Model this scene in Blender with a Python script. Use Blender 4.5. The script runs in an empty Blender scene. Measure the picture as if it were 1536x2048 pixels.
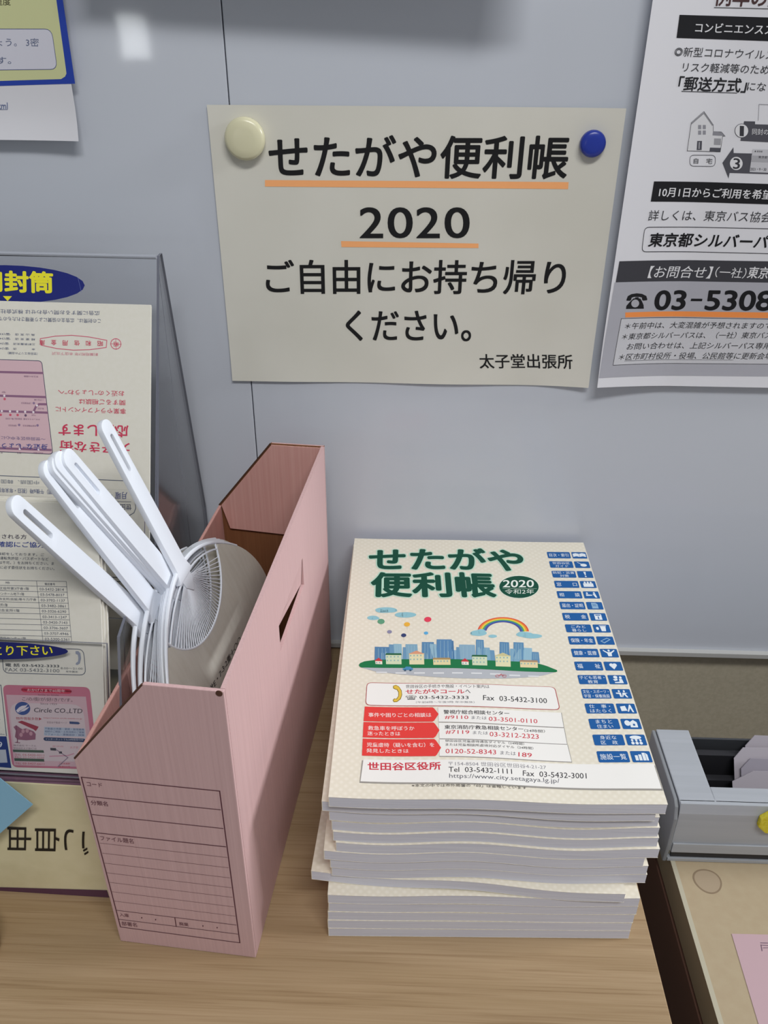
import bpy, bmesh, math, random, json
from mathutils import Vector, Matrix

# ------------------------------------------------------------------ camera, world, light, exposure
# all lengths below are millimetres; M() turns them into metres. z = 0 is the desk top, y = 0 the whiteboard.
MM = 0.001
scene = bpy.context.scene
COL = scene.collection
cam_data = bpy.data.cameras.new('camera')
cam = bpy.data.objects.new('camera', cam_data)
COL.objects.link(cam)
cam_data.sensor_fit = 'VERTICAL'
cam_data.sensor_height = 36.0
cam_data.lens = 1700.56 / 2048 * 36.0
cam_data.clip_start = 0.02
PITCH, YAW, ROLL = 0.54163, 0.0289, 0.00791
f_ = Vector((0, math.cos(PITCH), -math.sin(PITCH)))
u_ = Vector((0, math.sin(PITCH), math.cos(PITCH)))
r_ = Vector((1, 0, 0))
ry_ = Matrix.Rotation(YAW, 3, 'Z')
f_, u_, r_ = ry_ @ f_, ry_ @ u_, ry_ @ r_
r2 = r_ * math.cos(ROLL) + u_ * math.sin(ROLL)
u2 = -r_ * math.sin(ROLL) + u_ * math.cos(ROLL)
m = Matrix((r2, u2, -f_)).transposed().to_4x4()
m.translation = Vector((0, -667.07, 561.57)) * MM
cam.matrix_world = m
scene.camera = cam

world = bpy.data.worlds.new('room_light')
scene.world = world
world.use_nodes = True
bgn = world.node_tree.nodes['Background']
bgn.inputs[0].default_value = (0.90, 0.95, 1.0, 1)
bgn.inputs[1].default_value = 0.25

def area(name, loc, target, sx, sy, power, color):
    d = bpy.data.lights.new(name, 'AREA')
    d.shape = 'RECTANGLE'
    d.size, d.size_y = sx, sy
    d.energy = power
    d.color = color
    o = bpy.data.objects.new(name, d)
    COL.objects.link(o)
    o.location = loc
    o.rotation_euler = (Vector(target) - Vector(loc)).to_track_quat('-Z', 'Y').to_euler()
    return o

# window high on the right, ceiling lamp above the desk, and the window far behind that mirrors in the board
area('window_light', (2.70, -0.08, 1.50), (0.0, -0.2, 0.1), 0.75, 0.6, 58, (0.96, 0.98, 1.0))
area('ceiling_light', (0.35, -1.35, 2.0), (0.0, 0.0, 0.2), 1.1, 0.24, 25, (1.0, 0.99, 0.97))
area('far_window_light', (-1.83, -5.6, 0.345), (-0.2, 0.0, 0.53), 0.18, 0.26, 3.5, (0.95, 0.98, 1.0))

scene.view_settings.view_transform = 'Standard'
scene.view_settings.look = 'None'
scene.view_settings.gamma = 1.0
scene.view_settings.use_curve_mapping = False
scene.view_settings.exposure = 0.0
scene.cycles.max_bounces = 8
scene.cycles.transparent_max_bounces = 24
random.seed(7)

# ------------------------------------------------------------------ helpers
def lin(h):
    out = []
    for i in (0, 2, 4):
        c = int(h[i:i + 2], 16) / 255
        out.append(c / 12.92 if c <= 0.04045 else ((c + 0.055) / 1.055) ** 2.4)
    return (*out, 1)

MATS = {}
def mat(name, h, rough=0.6, spec=0.3, metal=0.0, coat=0.0, coat_rough=0.1):
    if name in MATS:
        return MATS[name]
    mt = bpy.data.materials.new(name)
    mt.use_nodes = True
    b = mt.node_tree.nodes['Principled BSDF']
    b.inputs['Base Color'].default_value = lin(h)
    b.inputs['Roughness'].default_value = rough
    b.inputs['Specular IOR Level'].default_value = spec
    b.inputs['Metallic'].default_value = metal
    b.inputs['Coat Weight'].default_value = coat
    b.inputs['Coat Roughness'].default_value = coat_rough
    MATS[name] = mt
    return mt

def noise_mat(name, h1, h2, scale=(1, 1, 1), nscale=50, detail=4, rough=0.6, spec=0.3, bump=0.0, lo=0.35, hi=0.65, coat=0.0):
    """two tones mixed by stretched noise, with optional fine relief"""
    mt = mat(name, h1, rough, spec, 0, coat)
    nt = mt.node_tree
    N, L = nt.nodes, nt.links
    b = N['Principled BSDF']
    tc = N.new('ShaderNodeTexCoord'); mp = N.new('ShaderNodeMapping')
    mp.inputs['Scale'].default_value = scale
    nz = N.new('ShaderNodeTexNoise'); nz.inputs['Scale'].default_value = nscale; nz.inputs['Detail'].default_value = detail
    rp = N.new('ShaderNodeValToRGB')
    rp.color_ramp.elements[0].position = lo; rp.color_ramp.elements[0].color = lin(h1)
    rp.color_ramp.elements[1].position = hi; rp.color_ramp.elements[1].color = lin(h2)
    L.new(tc.outputs['Object'], mp.inputs[0]); L.new(mp.outputs[0], nz.inputs['Vector'])
    L.new(nz.outputs['Fac'], rp.inputs[0]); L.new(rp.outputs[0], b.inputs['Base Color'])
    if bump:
        bp = N.new('ShaderNodeBump'); bp.inputs['Strength'].default_value = bump; bp.inputs['Distance'].default_value = 0.0005
        L.new(nz.outputs['Fac'], bp.inputs['Height']); L.new(bp.outputs[0], b.inputs['Normal'])
    return mt

INK = {}
def ink(h):
    if h not in INK:
        INK[h] = mat('ink_' + h, h, 0.55, 0.25)
    return INK[h]

def root(name, label, cat, loc=(0, 0, 0), rz=0.0, group=None, kind=None):
    o = bpy.data.objects.new(name, None)
    COL.objects.link(o)
    o.location = Vector(loc) * MM
    o.rotation_euler = (0, 0, rz)
    o.empty_display_size = 0.02
    if label: o['label'] = label
    if cat: o['category'] = cat
    if group: o['group'] = group
    if kind: o['kind'] = kind
    return o

def link(name, me, parent=None, loc=(0, 0, 0), label=None, kind=None, cat=None, group=None):
    o = bpy.data.objects.new(name, me)
    COL.objects.link(o)
    o.location = Vector(loc) * MM
    if parent: o.parent = parent
    if label: o['label'] = label
    if kind: o['kind'] = kind
    if cat: o['category'] = cat
    if group: o['group'] = group
    return o

class B:
    """collects faces in millimetres, several materials, makes one mesh"""
    def __init__(s):
        s.v, s.f, s.mi, s.mats = [], [], [], []
    def m(s, mt):
        if mt not in s.mats: s.mats.append(mt)
        return s.mats.index(mt)
    def add(s, vs, fs, mt):
        n = len(s.v); k = s.m(mt)
        s.v += [tuple(v) for v in vs]
        for f in fs:
            s.f.append(tuple(i + n for i in f)); s.mi.append(k)
    def box(s, x0, x1, y0, y1, z0, z1, mt, top=None, tm=None):
        """box; top = (dx, dy) shift of the upper face"""
        dx, dy = top or (0, 0)
        vs = [(x0, y0, z0), (x1, y0, z0), (x1, y1, z0), (x0, y1, z0), (x0 + dx, y0 + dy, z1), (x1 + dx, y0 + dy, z1), (x1 + dx, y1 + dy, z1), (x0 + dx, y1 + dy, z1)]
        s.add(vs, [(3, 2, 1, 0), (0, 1, 5, 4), (1, 2, 6, 5), (2, 3, 7, 6), (3, 0, 4, 7)], mt)
        s.add(vs, [(4, 5, 6, 7)], tm or mt)
    def prism(s, poly, off, mt, edge=None):
        """3D polygon extruded by vector off"""
        n = len(poly); off = Vector(off)
        a = [Vector(p) for p in poly]; c = [p + off for p in a]
        s.add(a + c, [tuple(range(n))[::-1], tuple(range(n, 2 * n))], mt)
        s.add(a + c, [(i, (i + 1) % n, n + (i + 1) % n, n + i) for i in range(n)], edge or mt)
    def tube(s, pts, r, mt, n=8, closed=False):
        pts = [Vector(p) for p in pts]; P = len(pts); vs = []
        for i, p in enumerate(pts):
            if closed: t = pts[(i + 1) % P] - pts[i - 1]
            else: t = pts[min(i + 1, P - 1)] - pts[max(i - 1, 0)]
            t.normalize()
            a = t.cross(Vector((0.13, 0.27, 0.95))); a.normalize(); b = t.cross(a)
            rr = r[i] if isinstance(r, (list, tuple)) else r
            for k in range(n):
                an = 2 * math.pi * k / n
                vs.append(p + (a * math.cos(an) + b * math.sin(an)) * rr)
        fs = []
        for i in range(P if closed else P - 1):
            j = (i + 1) % P
            for k in range(n):
                fs.append((i * n + k, i * n + (k + 1) % n, j * n + (k + 1) % n, j * n + k))
        if not closed:
            fs += [tuple(range(n))[::-1], tuple(range((P - 1) * n, P * n))]
        s.add(vs, fs, mt)
    def lathe(s, prof, mt, n=48, axis='z', c=(0, 0, 0)):
        vs, fs = [], []
        for r, h in prof:
            for k in range(n):
                a = 2 * math.pi * k / n
                p = (r * math.cos(a), r * math.sin(a), h) if axis == 'z' else (r * math.cos(a), -h, r * math.sin(a))
                vs.append((p[0] + c[0], p[1] + c[1], p[2] + c[2]))
        for i in range(len(prof) - 1):
            for k in range(n):
                fs.append((i * n + k, i * n + (k + 1) % n, (i + 1) * n + (k + 1) % n, (i + 1) * n + k))
        fs += [tuple(range(n))[::-1], tuple(range((len(prof) - 1) * n, len(prof) * n))]
        s.add(vs, fs, mt)
    def mesh(s, name, smooth=False, bevel=0, recalc=True, seg=2):
        me = bpy.data.meshes.new(name)
        me.from_pydata([Vector(v) * MM for v in s.v], [], s.f)
        for mt in s.mats: me.materials.append(mt)
        me.polygons.foreach_set('material_index', s.mi)
        if recalc or bevel:
            bm = bmesh.new(); bm.from_mesh(me)
            bmesh.ops.remove_doubles(bm, verts=bm.verts, dist=2e-6)
            bmesh.ops.recalc_face_normals(bm, faces=bm.faces)
            if bevel:
                ed = [e for e in bm.edges if e.is_manifold and e.calc_face_angle(0) > 0.5]
                bmesh.ops.bevel(bm, geom=ed, offset=bevel * MM, segments=seg, profile=0.6, affect='EDGES', clamp_overlap=True)
            bm.to_mesh(me); bm.free()
        if smooth:
            me.polygons.foreach_set('use_smooth', [True] * len(me.polygons))
            try: me.set_sharp_from_angle(angle=math.radians(40))
            except Exception: pass
        me.update()
        return me
    def obj(s, name, parent=None, loc=(0, 0, 0), smooth=False, bevel=0, seg=2, recalc=True, **kw):
        return link(name, s.mesh(name, smooth, bevel, recalc, seg), parent, loc, **kw)

# ------------------------------------------------------------------ printing: lettering and artwork as thin ink on its sheet
PRINTS = json.loads(r'''{"notice":[["t",3,"1a1a1c","せたがや便利帳",0.018,-105.55,448.3,217.83,1.99,0.33,28.75],
["t",3,"1a1a1c","2",0.01,-39.1,405.47,17.16,0.25,-0.04,22.31],
["t",3,"1a1a1c","0",0.01,-17.6,405.78,18.21,0.26,-0.42,22.28],
["t",3,"1a1a1c","2",0.01,4.29,406.1,17.09,0.25,-0.81,22.25],
["t",3,"1a1a1c","0",0.01,25.92,406.41,18.13,0.26,-1.19,22.22],
["t",3,"1a1a1c","ご自由にお持ち帰り",0.014,-113.78,361.09,234.07,3.49,0.14,26.41],
["t",3,"1a1a1c","ください。",0.014,-50.6,323.33,100.6,1.44,-0.81,25.02],
["t",3,"1a1a1c","太子堂出張所",0.012,59.2,301.7,75.51,1.49,-1.6,12.12],
["p",1,"ffb478",[[-109.77,446.5],[114.76,447.89],[114.97,443.0],[-110.07,441.91]]],
["p",1,"ffb478",[[-53.97,402.87],[51.52,402.54],[51.74,399.15],[-53.67,398.34]]]],"pass_poster":[["t",3,"4a3434","例年の更新は",0.02,196.73,560.16,70.1,-1.22,-0.3,10.99],
["l",2,"444444",0.4,0,[[196.97,559.02],[267.06,558.09]]],
["p",1,"1c1c20",[[174.38,554.73],[268.44,552.94],[272.18,538.98],[174.83,541.33]]],
["t",3,"d8d8dc","コンビニエンスストアで",0.012,186.88,544.78,73.19,-1.48,-0.41,5.54],
["t",3,"3a3a3e","◎新型コロナウイルス感染",0.0,175.12,530.43,83.07,-2.0,-0.02,5.69],
["t",3,"3a3a3e","リスク軽減等のため",0.006,182.6,521.1,59.46,-1.3,-0.05,5.78],
["t",3,"222226","「郵送方式」",0.018,181.62,509.66,47.33,-1.11,0.13,8.67],
["l",2,"333338",0.4,0,[[184.48,509.07],[223.53,508.19]]],
["t",3,"3a3a3e","になります",0.006,229.69,509.81,34.13,-0.92,-0.16,5.27],
["p",1,"d4d4d8",[[195.35,489.23],[202.92,496.38],[211.31,487.82],[212.2,483.46],[218.0,483.28],[221.15,480.59],[219.43,480.57],[219.87,470.22],[196.0,470.77]]],
["l",2,"55555a",0.3,1,[[195.35,489.23],[202.92,496.38],[211.31,487.82],[212.2,483.46],[218.0,483.28],[221.15,480.59],[219.43,480.57],[219.87,470.22],[196.0,470.77]]],
["l",2,"8a8a90",0.8,0,[[195.5,488.44],[203.11,495.45],[211.05,487.42]]],
["p",2,"8e8e96",[[200.53,487.7],[202.75,487.73],[203.29,485.03],[201.06,485.01]]],
["p",2,"8e8e96",[[201.23,484.13],[203.46,484.16],[203.99,481.45],[201.76,481.42]]],
["p",2,"8e8e96",[[203.78,487.74],[206.01,487.76],[206.55,485.07],[204.32,485.04]]],
["p",2,"8e8e96",[[204.49,484.17],[206.72,484.19],[207.26,481.48],[205.03,481.46]]],
["p",2,"505058",[[201.95,477.32],[205.4,477.36],[206.34,471.29],[202.7,471.25]]],
["l",3,"c8c8cc",0.5,0,[[203.58,476.54],[204.28,472.08]]],
["p",2,"505058",[[211.91,472.98],[219.58,472.83],[219.87,470.22],[212.02,470.3]]],
["p",2,"9a9aa0",[[213.7,479.07],[218.65,478.96],[219.19,474.69],[214.32,474.8]]],
["p",2,"8a8a92",[[212.03,483.45],[217.57,483.27],[220.86,480.75],[212.02,480.97]]],
["l",2,"55555a",0.35,1,[[199.04,464.97],[199.01,466.27],[199.42,467.19],[200.26,467.75],[201.55,467.93],[214.04,467.91],[215.38,467.72],[216.41,467.16],[217.12,466.24],[217.51,464.94],[217.77,463.29],[217.79,462.0],[217.38,461.08],[216.53,460.53],[215.25,460.36],[202.78,460.49],[201.44,460.69],[200.41,461.26],[199.69,462.19],[199.29,463.48]]],
["t",3,"3a3a3e","自　宅",0.004,202.27,462.21,13.46,-0.25,-0.45,3.71],
["p",1,"505058",[[232.31,490.41],[240.01,490.33],[240.42,488.52],[263.55,488.21],[266.48,476.43],[232.56,477.66]]],
["e",2,"505058",231.97,484.23,4.88,0.05,-1.02,4.59],
["e",3,"dcdce0",231.97,484.23,4.54,0.05,-0.95,4.28],
["t",4,"3a3a40","1",0.01,231.51,480.87,2.44,-0.13,-1.27,6.52],
["t",3,"d8d8dc","同封の申込書",0.006,239.83,481.76,23.67,-0.22,-0.73,3.98],
["l",2,"9a9aa0",0.35,0,[[242.01,490.9],[240.2,501.26],[260.4,500.84]]],
["p",1,"505058",[[222.97,462.87],[228.58,473.33],[229.58,469.52],[268.33,468.99],[271.74,455.31],[229.58,456.14],[229.61,452.28]]],
["e",2,"dcdce0",232.92,462.57,4.53,0.05,-0.97,4.43],
["t",3,"3a3a40","3",0.012,231.42,458.99,4.67,-0.11,-1.19,7.09],
["p",2,"c2c2c8",[[242.42,472.27],[267.61,471.91],[271.53,456.15],[243.73,456.89]]],
["p",3,"a8a8ae",[[242.51,468.03],[268.7,467.52],[269.72,463.42],[243.31,463.77]]],
["t",4,"5a5a60","● 東京都",0.0,244.18,470.26,5.66,-0.1,-0.11,1.22],
["t",4,"4a4a50","東京都シルバーパス",0.0,247.72,466.21,19.66,-0.35,-0.14,1.72],
["t",4,"3a3a40","2021・9・30",0.006,243.92,457.98,11.42,-0.11,-0.24,1.83],
["p",1,"1c1c20",[[175.29,450.27],[296.47,448.27],[300.3,434.0],[175.24,436.23]]],
["t",3,"dcdce0","10月1日からご利用を希望",0.014,180.55,439.47,82.7,-1.38,-0.05,6.64],
["t",3,"3a3a3e","詳しくは、東京バス協会",-0.002,175.28,422.66,91.87,-0.89,0.23,7.54],
["l",2,"2c2c30",0.45,1,[[173.95,414.43],[174.11,415.96],[174.73,417.05],[175.8,417.69],[177.32,417.9],[308.73,417.0],[310.3,416.77],[311.51,416.12],[312.35,415.03],[312.83,413.52],[314.8,402.04],[314.84,400.53],[314.37,399.46],[313.39,398.82],[311.89,398.62],[178.0,399.81],[176.46,400.04],[175.34,400.71],[174.65,401.81],[174.37,403.34]]],
["t",3,"17171b","東京都シルバーパス",0.022,178.79,403.64,100.43,-1.12,0.59,9.98],
["p",1,"3e3e44",[[158.24,393.19],[311.21,393.27],[315.59,376.9],[157.75,377.23]]],
["t",3,"dcdce0","【お問合せ】",0.006,182.34,379.79,48.34,-0.39,1.15,9.23],
["t",3,"dcdce0","（一社）",0.0,233.87,380.61,23.45,-0.78,0.63,8.06],
["t",3,"dcdce0","東京バス協会",0.014,258.76,380.24,48.54,-0.76,0.67,8.82],
["p",1,"a9a9b2",[[157.0,377.06],[315.59,376.9],[335.81,301.41],[155.14,299.54]]],
["p",2,"1c1c20",[[168.5,363.67],[169.08,366.1],[171.7,367.59],[175.89,368.14],[180.25,367.54],[183.85,365.86],[185.14,363.17],[184.89,362.39],[181.88,362.14],[181.0,362.91],[180.53,364.64],[178.54,365.19],[174.15,365.31],[172.34,364.7],[172.23,362.95],[171.39,362.26],[168.49,362.5]]],
["p",2,"1c1c20",[[173.95,364.15],[175.09,364.17],[175.16,364.94],[177.81,364.99],[178.16,364.02],[179.51,363.85],[181.23,361.45],[182.94,358.55],[183.6,355.72],[169.21,355.86],[169.13,358.31],[171.25,361.28]]],
["e",3,"a9a9b2",175.92,360.09,3.14,0.05,-0.49,3.11],
["t",3,"17171b","03",0.024,191.9,354.68,23.72,0.02,-0.45,14.97],
["p",3,"17171b",[[219.66,363.56],[228.37,363.6],[228.38,361.66],[219.55,361.61]]],
["t",3,"17171b","5308",0.024,232.01,354.88,50.89,0.29,-0.85,15.14],
["p",2,"f0924e",[[169.1,353.12],[321.79,353.75],[323.08,348.94],[169.71,349.08]]],
["p",2,"c6c6cc",[[166.69,348.22],[323.3,348.14],[333.06,311.7],[165.5,309.94]]],
["l",3,"2c2c30",0.35,1,[[166.69,348.22],[323.3,348.14],[333.06,311.7],[165.5,309.94]]],
["t",4,"2a2a2e","＊午前中は、大変混雑が予想されますので",0.004,170.4,339.29,116.22,0.86,0.77,5.34],
["t",4,"2a2a2e","＊東京都シルバーパスは、（一社）東京バス",0.004,169.32,330.56,118.76,1.77,0.78,5.42],
["t",4,"2a2a2e","お問い合わせは、上記シルバーパス専用",0.004,174.57,322.26,114.8,1.32,0.77,5.48],
["t",4,"2a2a2e","＊区市町村役所・役場、公民館等に更新会場",0.004,169.01,313.65,123.56,1.53,1.2,5.56],
["l",4,"44444a",0.25,0,[[174.34,313.11],[262.74,314.18]]]],"advice_poster":[["p",1,"2a45a8",[[-327.87,576.86],[-237.09,577.39],[-237.64,560.35],[-238.53,509.97],[-347.44,505.78]]],
["p",2,"cfd2a0",[[-327.87,576.86],[-241.62,577.37],[-242.23,560.31],[-243.52,519.0],[-243.69,516.2],[-245.11,514.31],[-248.25,512.71],[-346.56,508.97]]],
["p",3,"d4d4e0",[[-338.63,537.78],[-337.74,539.89],[-336.38,541.4],[-334.57,542.32],[-332.3,542.64],[-253.99,543.23],[-251.81,542.94],[-250.28,542.01],[-249.39,540.46],[-249.14,538.27],[-249.58,523.79],[-249.96,521.59],[-250.95,520.01],[-252.54,519.04],[-254.74,518.69],[-339.39,516.96],[-341.49,517.22],[-342.81,518.09],[-343.33,519.58],[-343.06,521.68]]],
["l",4,"4a548a",0.35,1,[[-338.63,537.78],[-337.74,539.89],[-336.38,541.4],[-334.57,542.32],[-332.3,542.64],[-253.99,543.23],[-251.81,542.94],[-250.28,542.01],[-249.39,540.46],[-249.14,538.27],[-249.58,523.79],[-249.96,521.59],[-250.95,520.01],[-252.54,519.04],[-254.74,518.69],[-339.39,516.96],[-341.49,517.22],[-342.81,518.09],[-343.33,519.58],[-343.06,521.68]]],
["t",5,"66708e","ましょう。 3密",0.0,-303.23,532.47,43.08,0.2,0.86,5.0],
["t",5,"66708e","ます。",0.0,-299.85,521.61,17.71,0.15,0.67,4.32],
["t",5,"55503c","程度",0.0,-285.97,556.97,11.32,0.08,0.77,4.78],
["t",5,"5a6a96","index.html",0.0,-313.19,492.91,22.16,0.22,0.66,4.22],
["l",5,"5a6a96",0.25,0,[[-313.27,492.59],[-291.1,492.81]]]],"cover":[["t",2,"b8dcc8","せたがや",0.064,-89.32,99.64,135.32,2.57,-0.53,32.81],
["t",2,"b8dcc8","便利帳",0.064,-86.07,60.2,103.42,1.98,-0.55,34.11],
["t",3,"0a4a38","せたがや",0.034,-89.32,99.64,135.32,2.57,-0.53,32.81],
["t",3,"0a4a38","便利帳",0.034,-86.07,60.2,103.42,1.98,-0.55,34.11],
["e",2,"dfe8da",38.35,78.05,17.38,0.6,1.86,16.84],
["e",3,"0a4a38",38.35,78.05,16.78,0.58,1.76,15.98],
["t",4,"e8eee6","2020",0.012,24.64,76.55,26.15,1.32,1.23,10.42],
["l",4,"c8dcc8",0.3,0,[[24.12,74.89],[53.2,75.9]]],
["t",4,"e0e8de","令和2年",0.0,25.18,67.04,24.65,1.25,0.9,6.9],
["e",2,"8fc0cc",-73.5,42.37,8.86,0.3,-0.08,3.62],
["e",2,"8fc0cc",-76.03,41.15,5.82,0.2,-0.07,2.66],
["e",2,"8fc0cc",-69.64,41.75,5.24,0.18,-0.05,2.66],
["e",2,"8fc0cc",-57.62,36.32,8.67,0.3,-0.01,3.57],
["e",2,"8fc0cc",-60.86,36.77,5.21,0.18,-0.02,2.82],
["e",2,"8fc0cc",-83.84,31.71,4.6,0.16,-0.1,2.78],
["e",2,"8fc0cc",-81.52,31.23,2.99,0.1,-0.06,1.85],
["e",2,"8fc0cc",-0.26,14.49,6.41,0.22,0.25,3.55],
["e",2,"8fc0cc",1.78,16.33,3.61,0.12,0.23,3.21],
["e",2,"8fc0cc",-3.46,13.68,3.37,0.11,0.16,2.48],
["e",2,"8fc0cc",10.44,11.17,3.36,0.11,0.16,1.93],
["e",2,"8fc0cc",35.83,14.65,6.74,0.23,0.37,3.19],
["e",2,"8fc0cc",41.23,13.08,8.08,0.27,0.35,2.82],
["e",2,"8fc0cc",33.7,15.64,3.38,0.11,0.28,2.49],
["e",2,"5f9a7a",-77.15,27.33,2.86,0.1,-0.09,3.31],
["l",2,"b0a8a0",0.15,0,[[-77.08,24.78],[-76.72,20.09]]],
["e",2,"e8b040",-56.44,24.21,2.39,0.08,-0.01,2.75],
["l",2,"b0a8a0",0.15,0,[[-56.43,21.68],[-56.2,17.03]]],
["e",2,"e0405a",-39.81,30.62,2.87,0.1,0.06,3.33],
["l",2,"b0a8a0",0.15,0,[[-39.86,28.05],[-39.72,23.33]]],
["e",2,"8a88a4",-70.15,14.61,1.91,0.06,-0.04,2.17],
["l",2,"b0a8a0",0.15,0,[[-70.1,12.14],[-69.79,7.6]]],
["e",2,"34406e",-58.99,10.58,2.01,0.07,-0.01,2.28],
["l",2,"b0a8a0",0.15,0,[[-58.97,8.14],[-58.73,3.64]]],
["e",2,"5aa8d8",-41.48,13.45,1.68,0.06,0.03,1.91],
["l",2,"b0a8a0",0.15,0,[[-41.52,10.99],[-41.38,6.47]]],
["p",1,"dc5038",[[39.65,18.89],[39.54,21.61],[38.99,24.24],[37.99,26.72],[36.57,29.0],[34.75,31.03],[32.57,32.75],[30.09,34.12],[27.36,35.1],[24.44,35.68],[21.4,35.84],[18.31,35.57],[15.24,34.89],[12.27,33.8],[9.47,32.34],[6.89,30.53],[4.6,28.44],[2.66,26.09],[1.09,23.56],[-0.07,20.9],[-0.8,18.17],[0.32,18.09],[1.01,20.67],[2.1,23.17],[3.59,25.56],[5.43,27.76],[7.59,29.73],[10.02,31.43],[12.66,32.8],[15.46,33.83],[18.36,34.47],[21.27,34.73],[24.14,34.58],[26.89,34.03],[29.47,33.1],[31.82,31.82],[33.87,30.2],[35.59,28.3],[36.93,26.15],[37.88,23.81],[38.41,21.34],[38.51,18.78]]],
["p",1,"e8943c",[[38.46,18.78],[38.35,21.33],[37.83,23.81],[36.88,26.15],[35.54,28.3],[33.83,30.2],[31.78,31.82],[29.45,33.1],[26.88,34.03],[24.13,34.58],[21.27,34.73],[18.36,34.47],[15.48,33.83],[12.69,32.81],[10.05,31.43],[7.62,29.73],[5.47,27.76],[3.63,25.56],[2.15,23.17],[1.06,20.67],[0.38,18.1],[1.49,18.02],[2.14,20.44],[3.17,22.79],[4.56,25.02],[6.29,27.09],[8.32,28.94],[10.6,30.52],[13.08,31.81],[15.7,32.77],[18.41,33.38],[21.14,33.61],[23.83,33.47],[26.41,32.96],[28.83,32.09],[31.03,30.89],[32.95,29.38],[34.56,27.59],[35.83,25.58],[36.72,23.39],[37.22,21.06],[37.32,18.66]]],
["p",1,"e8d04c",[[37.26,18.66],[37.16,21.06],[36.67,23.38],[35.78,25.58],[34.52,27.59],[32.91,29.37],[30.99,30.89],[28.8,32.09],[26.4,32.96],[23.82,33.47],[21.14,33.61],[18.42,33.38],[15.72,32.77],[13.1,31.81],[10.63,30.53],[8.36,28.94],[6.34,27.09],[4.61,25.02],[3.22,22.79],[2.19,20.44],[1.55,18.02],[2.66,17.95],[3.27,20.21],[4.24,22.4],[5.54,24.49],[7.16,26.42],[9.05,28.14],[11.18,29.62],[13.49,30.82],[15.94,31.72],[18.47,32.28],[21.02,32.5],[23.52,32.37],[25.93,31.9],[28.19,31.09],[30.24,29.96],[32.04,28.55],[33.54,26.89],[34.73,25.01],[35.56,22.96],[36.03,20.79],[36.13,18.55]]],
["p",1,"5aa85a",[[36.07,18.55],[35.98,20.79],[35.51,22.96],[34.68,25.01],[33.5,26.89],[32.0,28.55],[30.21,29.96],[28.16,31.09],[25.92,31.9],[23.51,32.37],[21.02,32.5],[18.48,32.28],[15.96,31.72],[13.52,30.83],[11.21,29.62],[9.09,28.14],[7.2,26.42],[5.59,24.49],[4.29,22.4],[3.32,20.21],[2.72,17.95],[3.83,17.88],[4.4,19.98],[5.3,22.02],[6.52,23.95],[8.02,25.75],[9.78,27.35],[11.75,28.72],[13.9,29.84],[16.18,30.67],[18.53,31.19],[20.89,31.39],[23.22,31.27],[25.45,30.83],[27.55,30.08],[29.45,29.04],[31.12,27.73],[32.53,26.18],[33.63,24.44],[34.4,22.54],[34.84,20.52],[34.94,18.43]]],
["p",1,"3c68ac",[[34.88,18.43],[34.79,20.52],[34.35,22.53],[33.58,24.44],[32.48,26.18],[31.09,27.73],[29.42,29.04],[27.52,30.08],[25.44,30.83],[23.21,31.27],[20.89,31.39],[18.53,31.19],[16.19,30.67],[13.93,29.84],[11.79,28.72],[9.82,27.35],[8.06,25.75],[6.56,23.96],[5.35,22.02],[4.46,19.98],[3.89,17.88],[5.0,17.81],[5.53,19.75],[6.37,21.63],[7.49,23.42],[8.88,25.08],[10.51,26.56],[12.33,27.82],[14.32,28.85],[16.42,29.62],[18.58,30.1],[20.76,30.29],[22.91,30.18],[24.98,29.77],[26.91,29.08],[28.67,28.12],[30.21,26.91],[31.51,25.48],[32.53,23.87],[33.25,22.11],[33.66,20.25],[33.75,18.32]]],
["p",1,"4c4a94",[[33.69,18.32],[33.6,20.25],[33.2,22.11],[32.48,23.87],[31.46,25.48],[30.17,26.91],[28.64,28.11],[26.89,29.08],[24.96,29.77],[22.9,30.18],[20.76,30.29],[18.59,30.1],[16.43,29.62],[14.34,28.85],[12.36,27.83],[10.54,26.56],[8.92,25.08],[7.54,23.42],[6.42,21.63],[5.59,19.75],[5.06,17.81],[6.17,17.73],[6.66,19.52],[7.43,21.25],[8.46,22.89],[9.74,24.41],[11.23,25.76],[12.91,26.93],[14.73,27.87],[16.65,28.57],[18.64,29.02],[20.64,29.19],[22.61,29.09],[24.5,28.71],[26.27,28.08],[27.89,27.2],[29.3,26.09],[30.49,24.78],[31.43,23.3],[32.09,21.69],[32.47,19.98],[32.55,18.2]]],
["p",2,"5480a8",[[-81.11,-3.76],[-69.9,-3.72],[-68.68,-21.97],[-80.68,-22.37]]],
["l",3,"9cbccc",0.25,0,[[-78.26,-5.35],[-77.86,-18.24]]],
["l",3,"9cbccc",0.25,0,[[-75.46,-5.25],[-75.11,-18.14]]],
["l",3,"9cbccc",0.25,0,[[-72.67,-5.16],[-72.36,-18.05]]],
["p",2,"6a94b4",[[-70.29,-0.51],[-66.65,-0.73],[-65.46,-21.87],[-70.07,-22.02]]],
["p",2,"8db4c6",[[-66.99,0.11],[-60.58,-0.01],[-59.56,-21.67],[-66.85,-21.91]]],
["l",3,"9cbccc",0.25,0,[[-65.37,-1.53],[-65.14,-17.81]]],
["l",3,"9cbccc",0.25,0,[[-63.77,-1.48],[-63.58,-17.76]]],
["l",3,"9cbccc",0.25,0,[[-62.17,-1.43],[-62.01,-17.71]]],
["p",2,"6a94b5",[[-59.46,-3.54],[-57.04,-3.79],[-56.13,-21.56],[-59.56,-21.67]]],
["p",2,"7fa6bd",[[-57.49,-0.08],[-48.44,-0.12],[-47.76,-21.28],[-57.63,-21.61]]],
["l",3,"9cbccc",0.25,0,[[-55.23,-1.7],[-55.22,-17.48]]],
["l",3,"9cbccc",0.25,0,[[-52.97,-1.63],[-53.01,-17.41]]],
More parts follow.
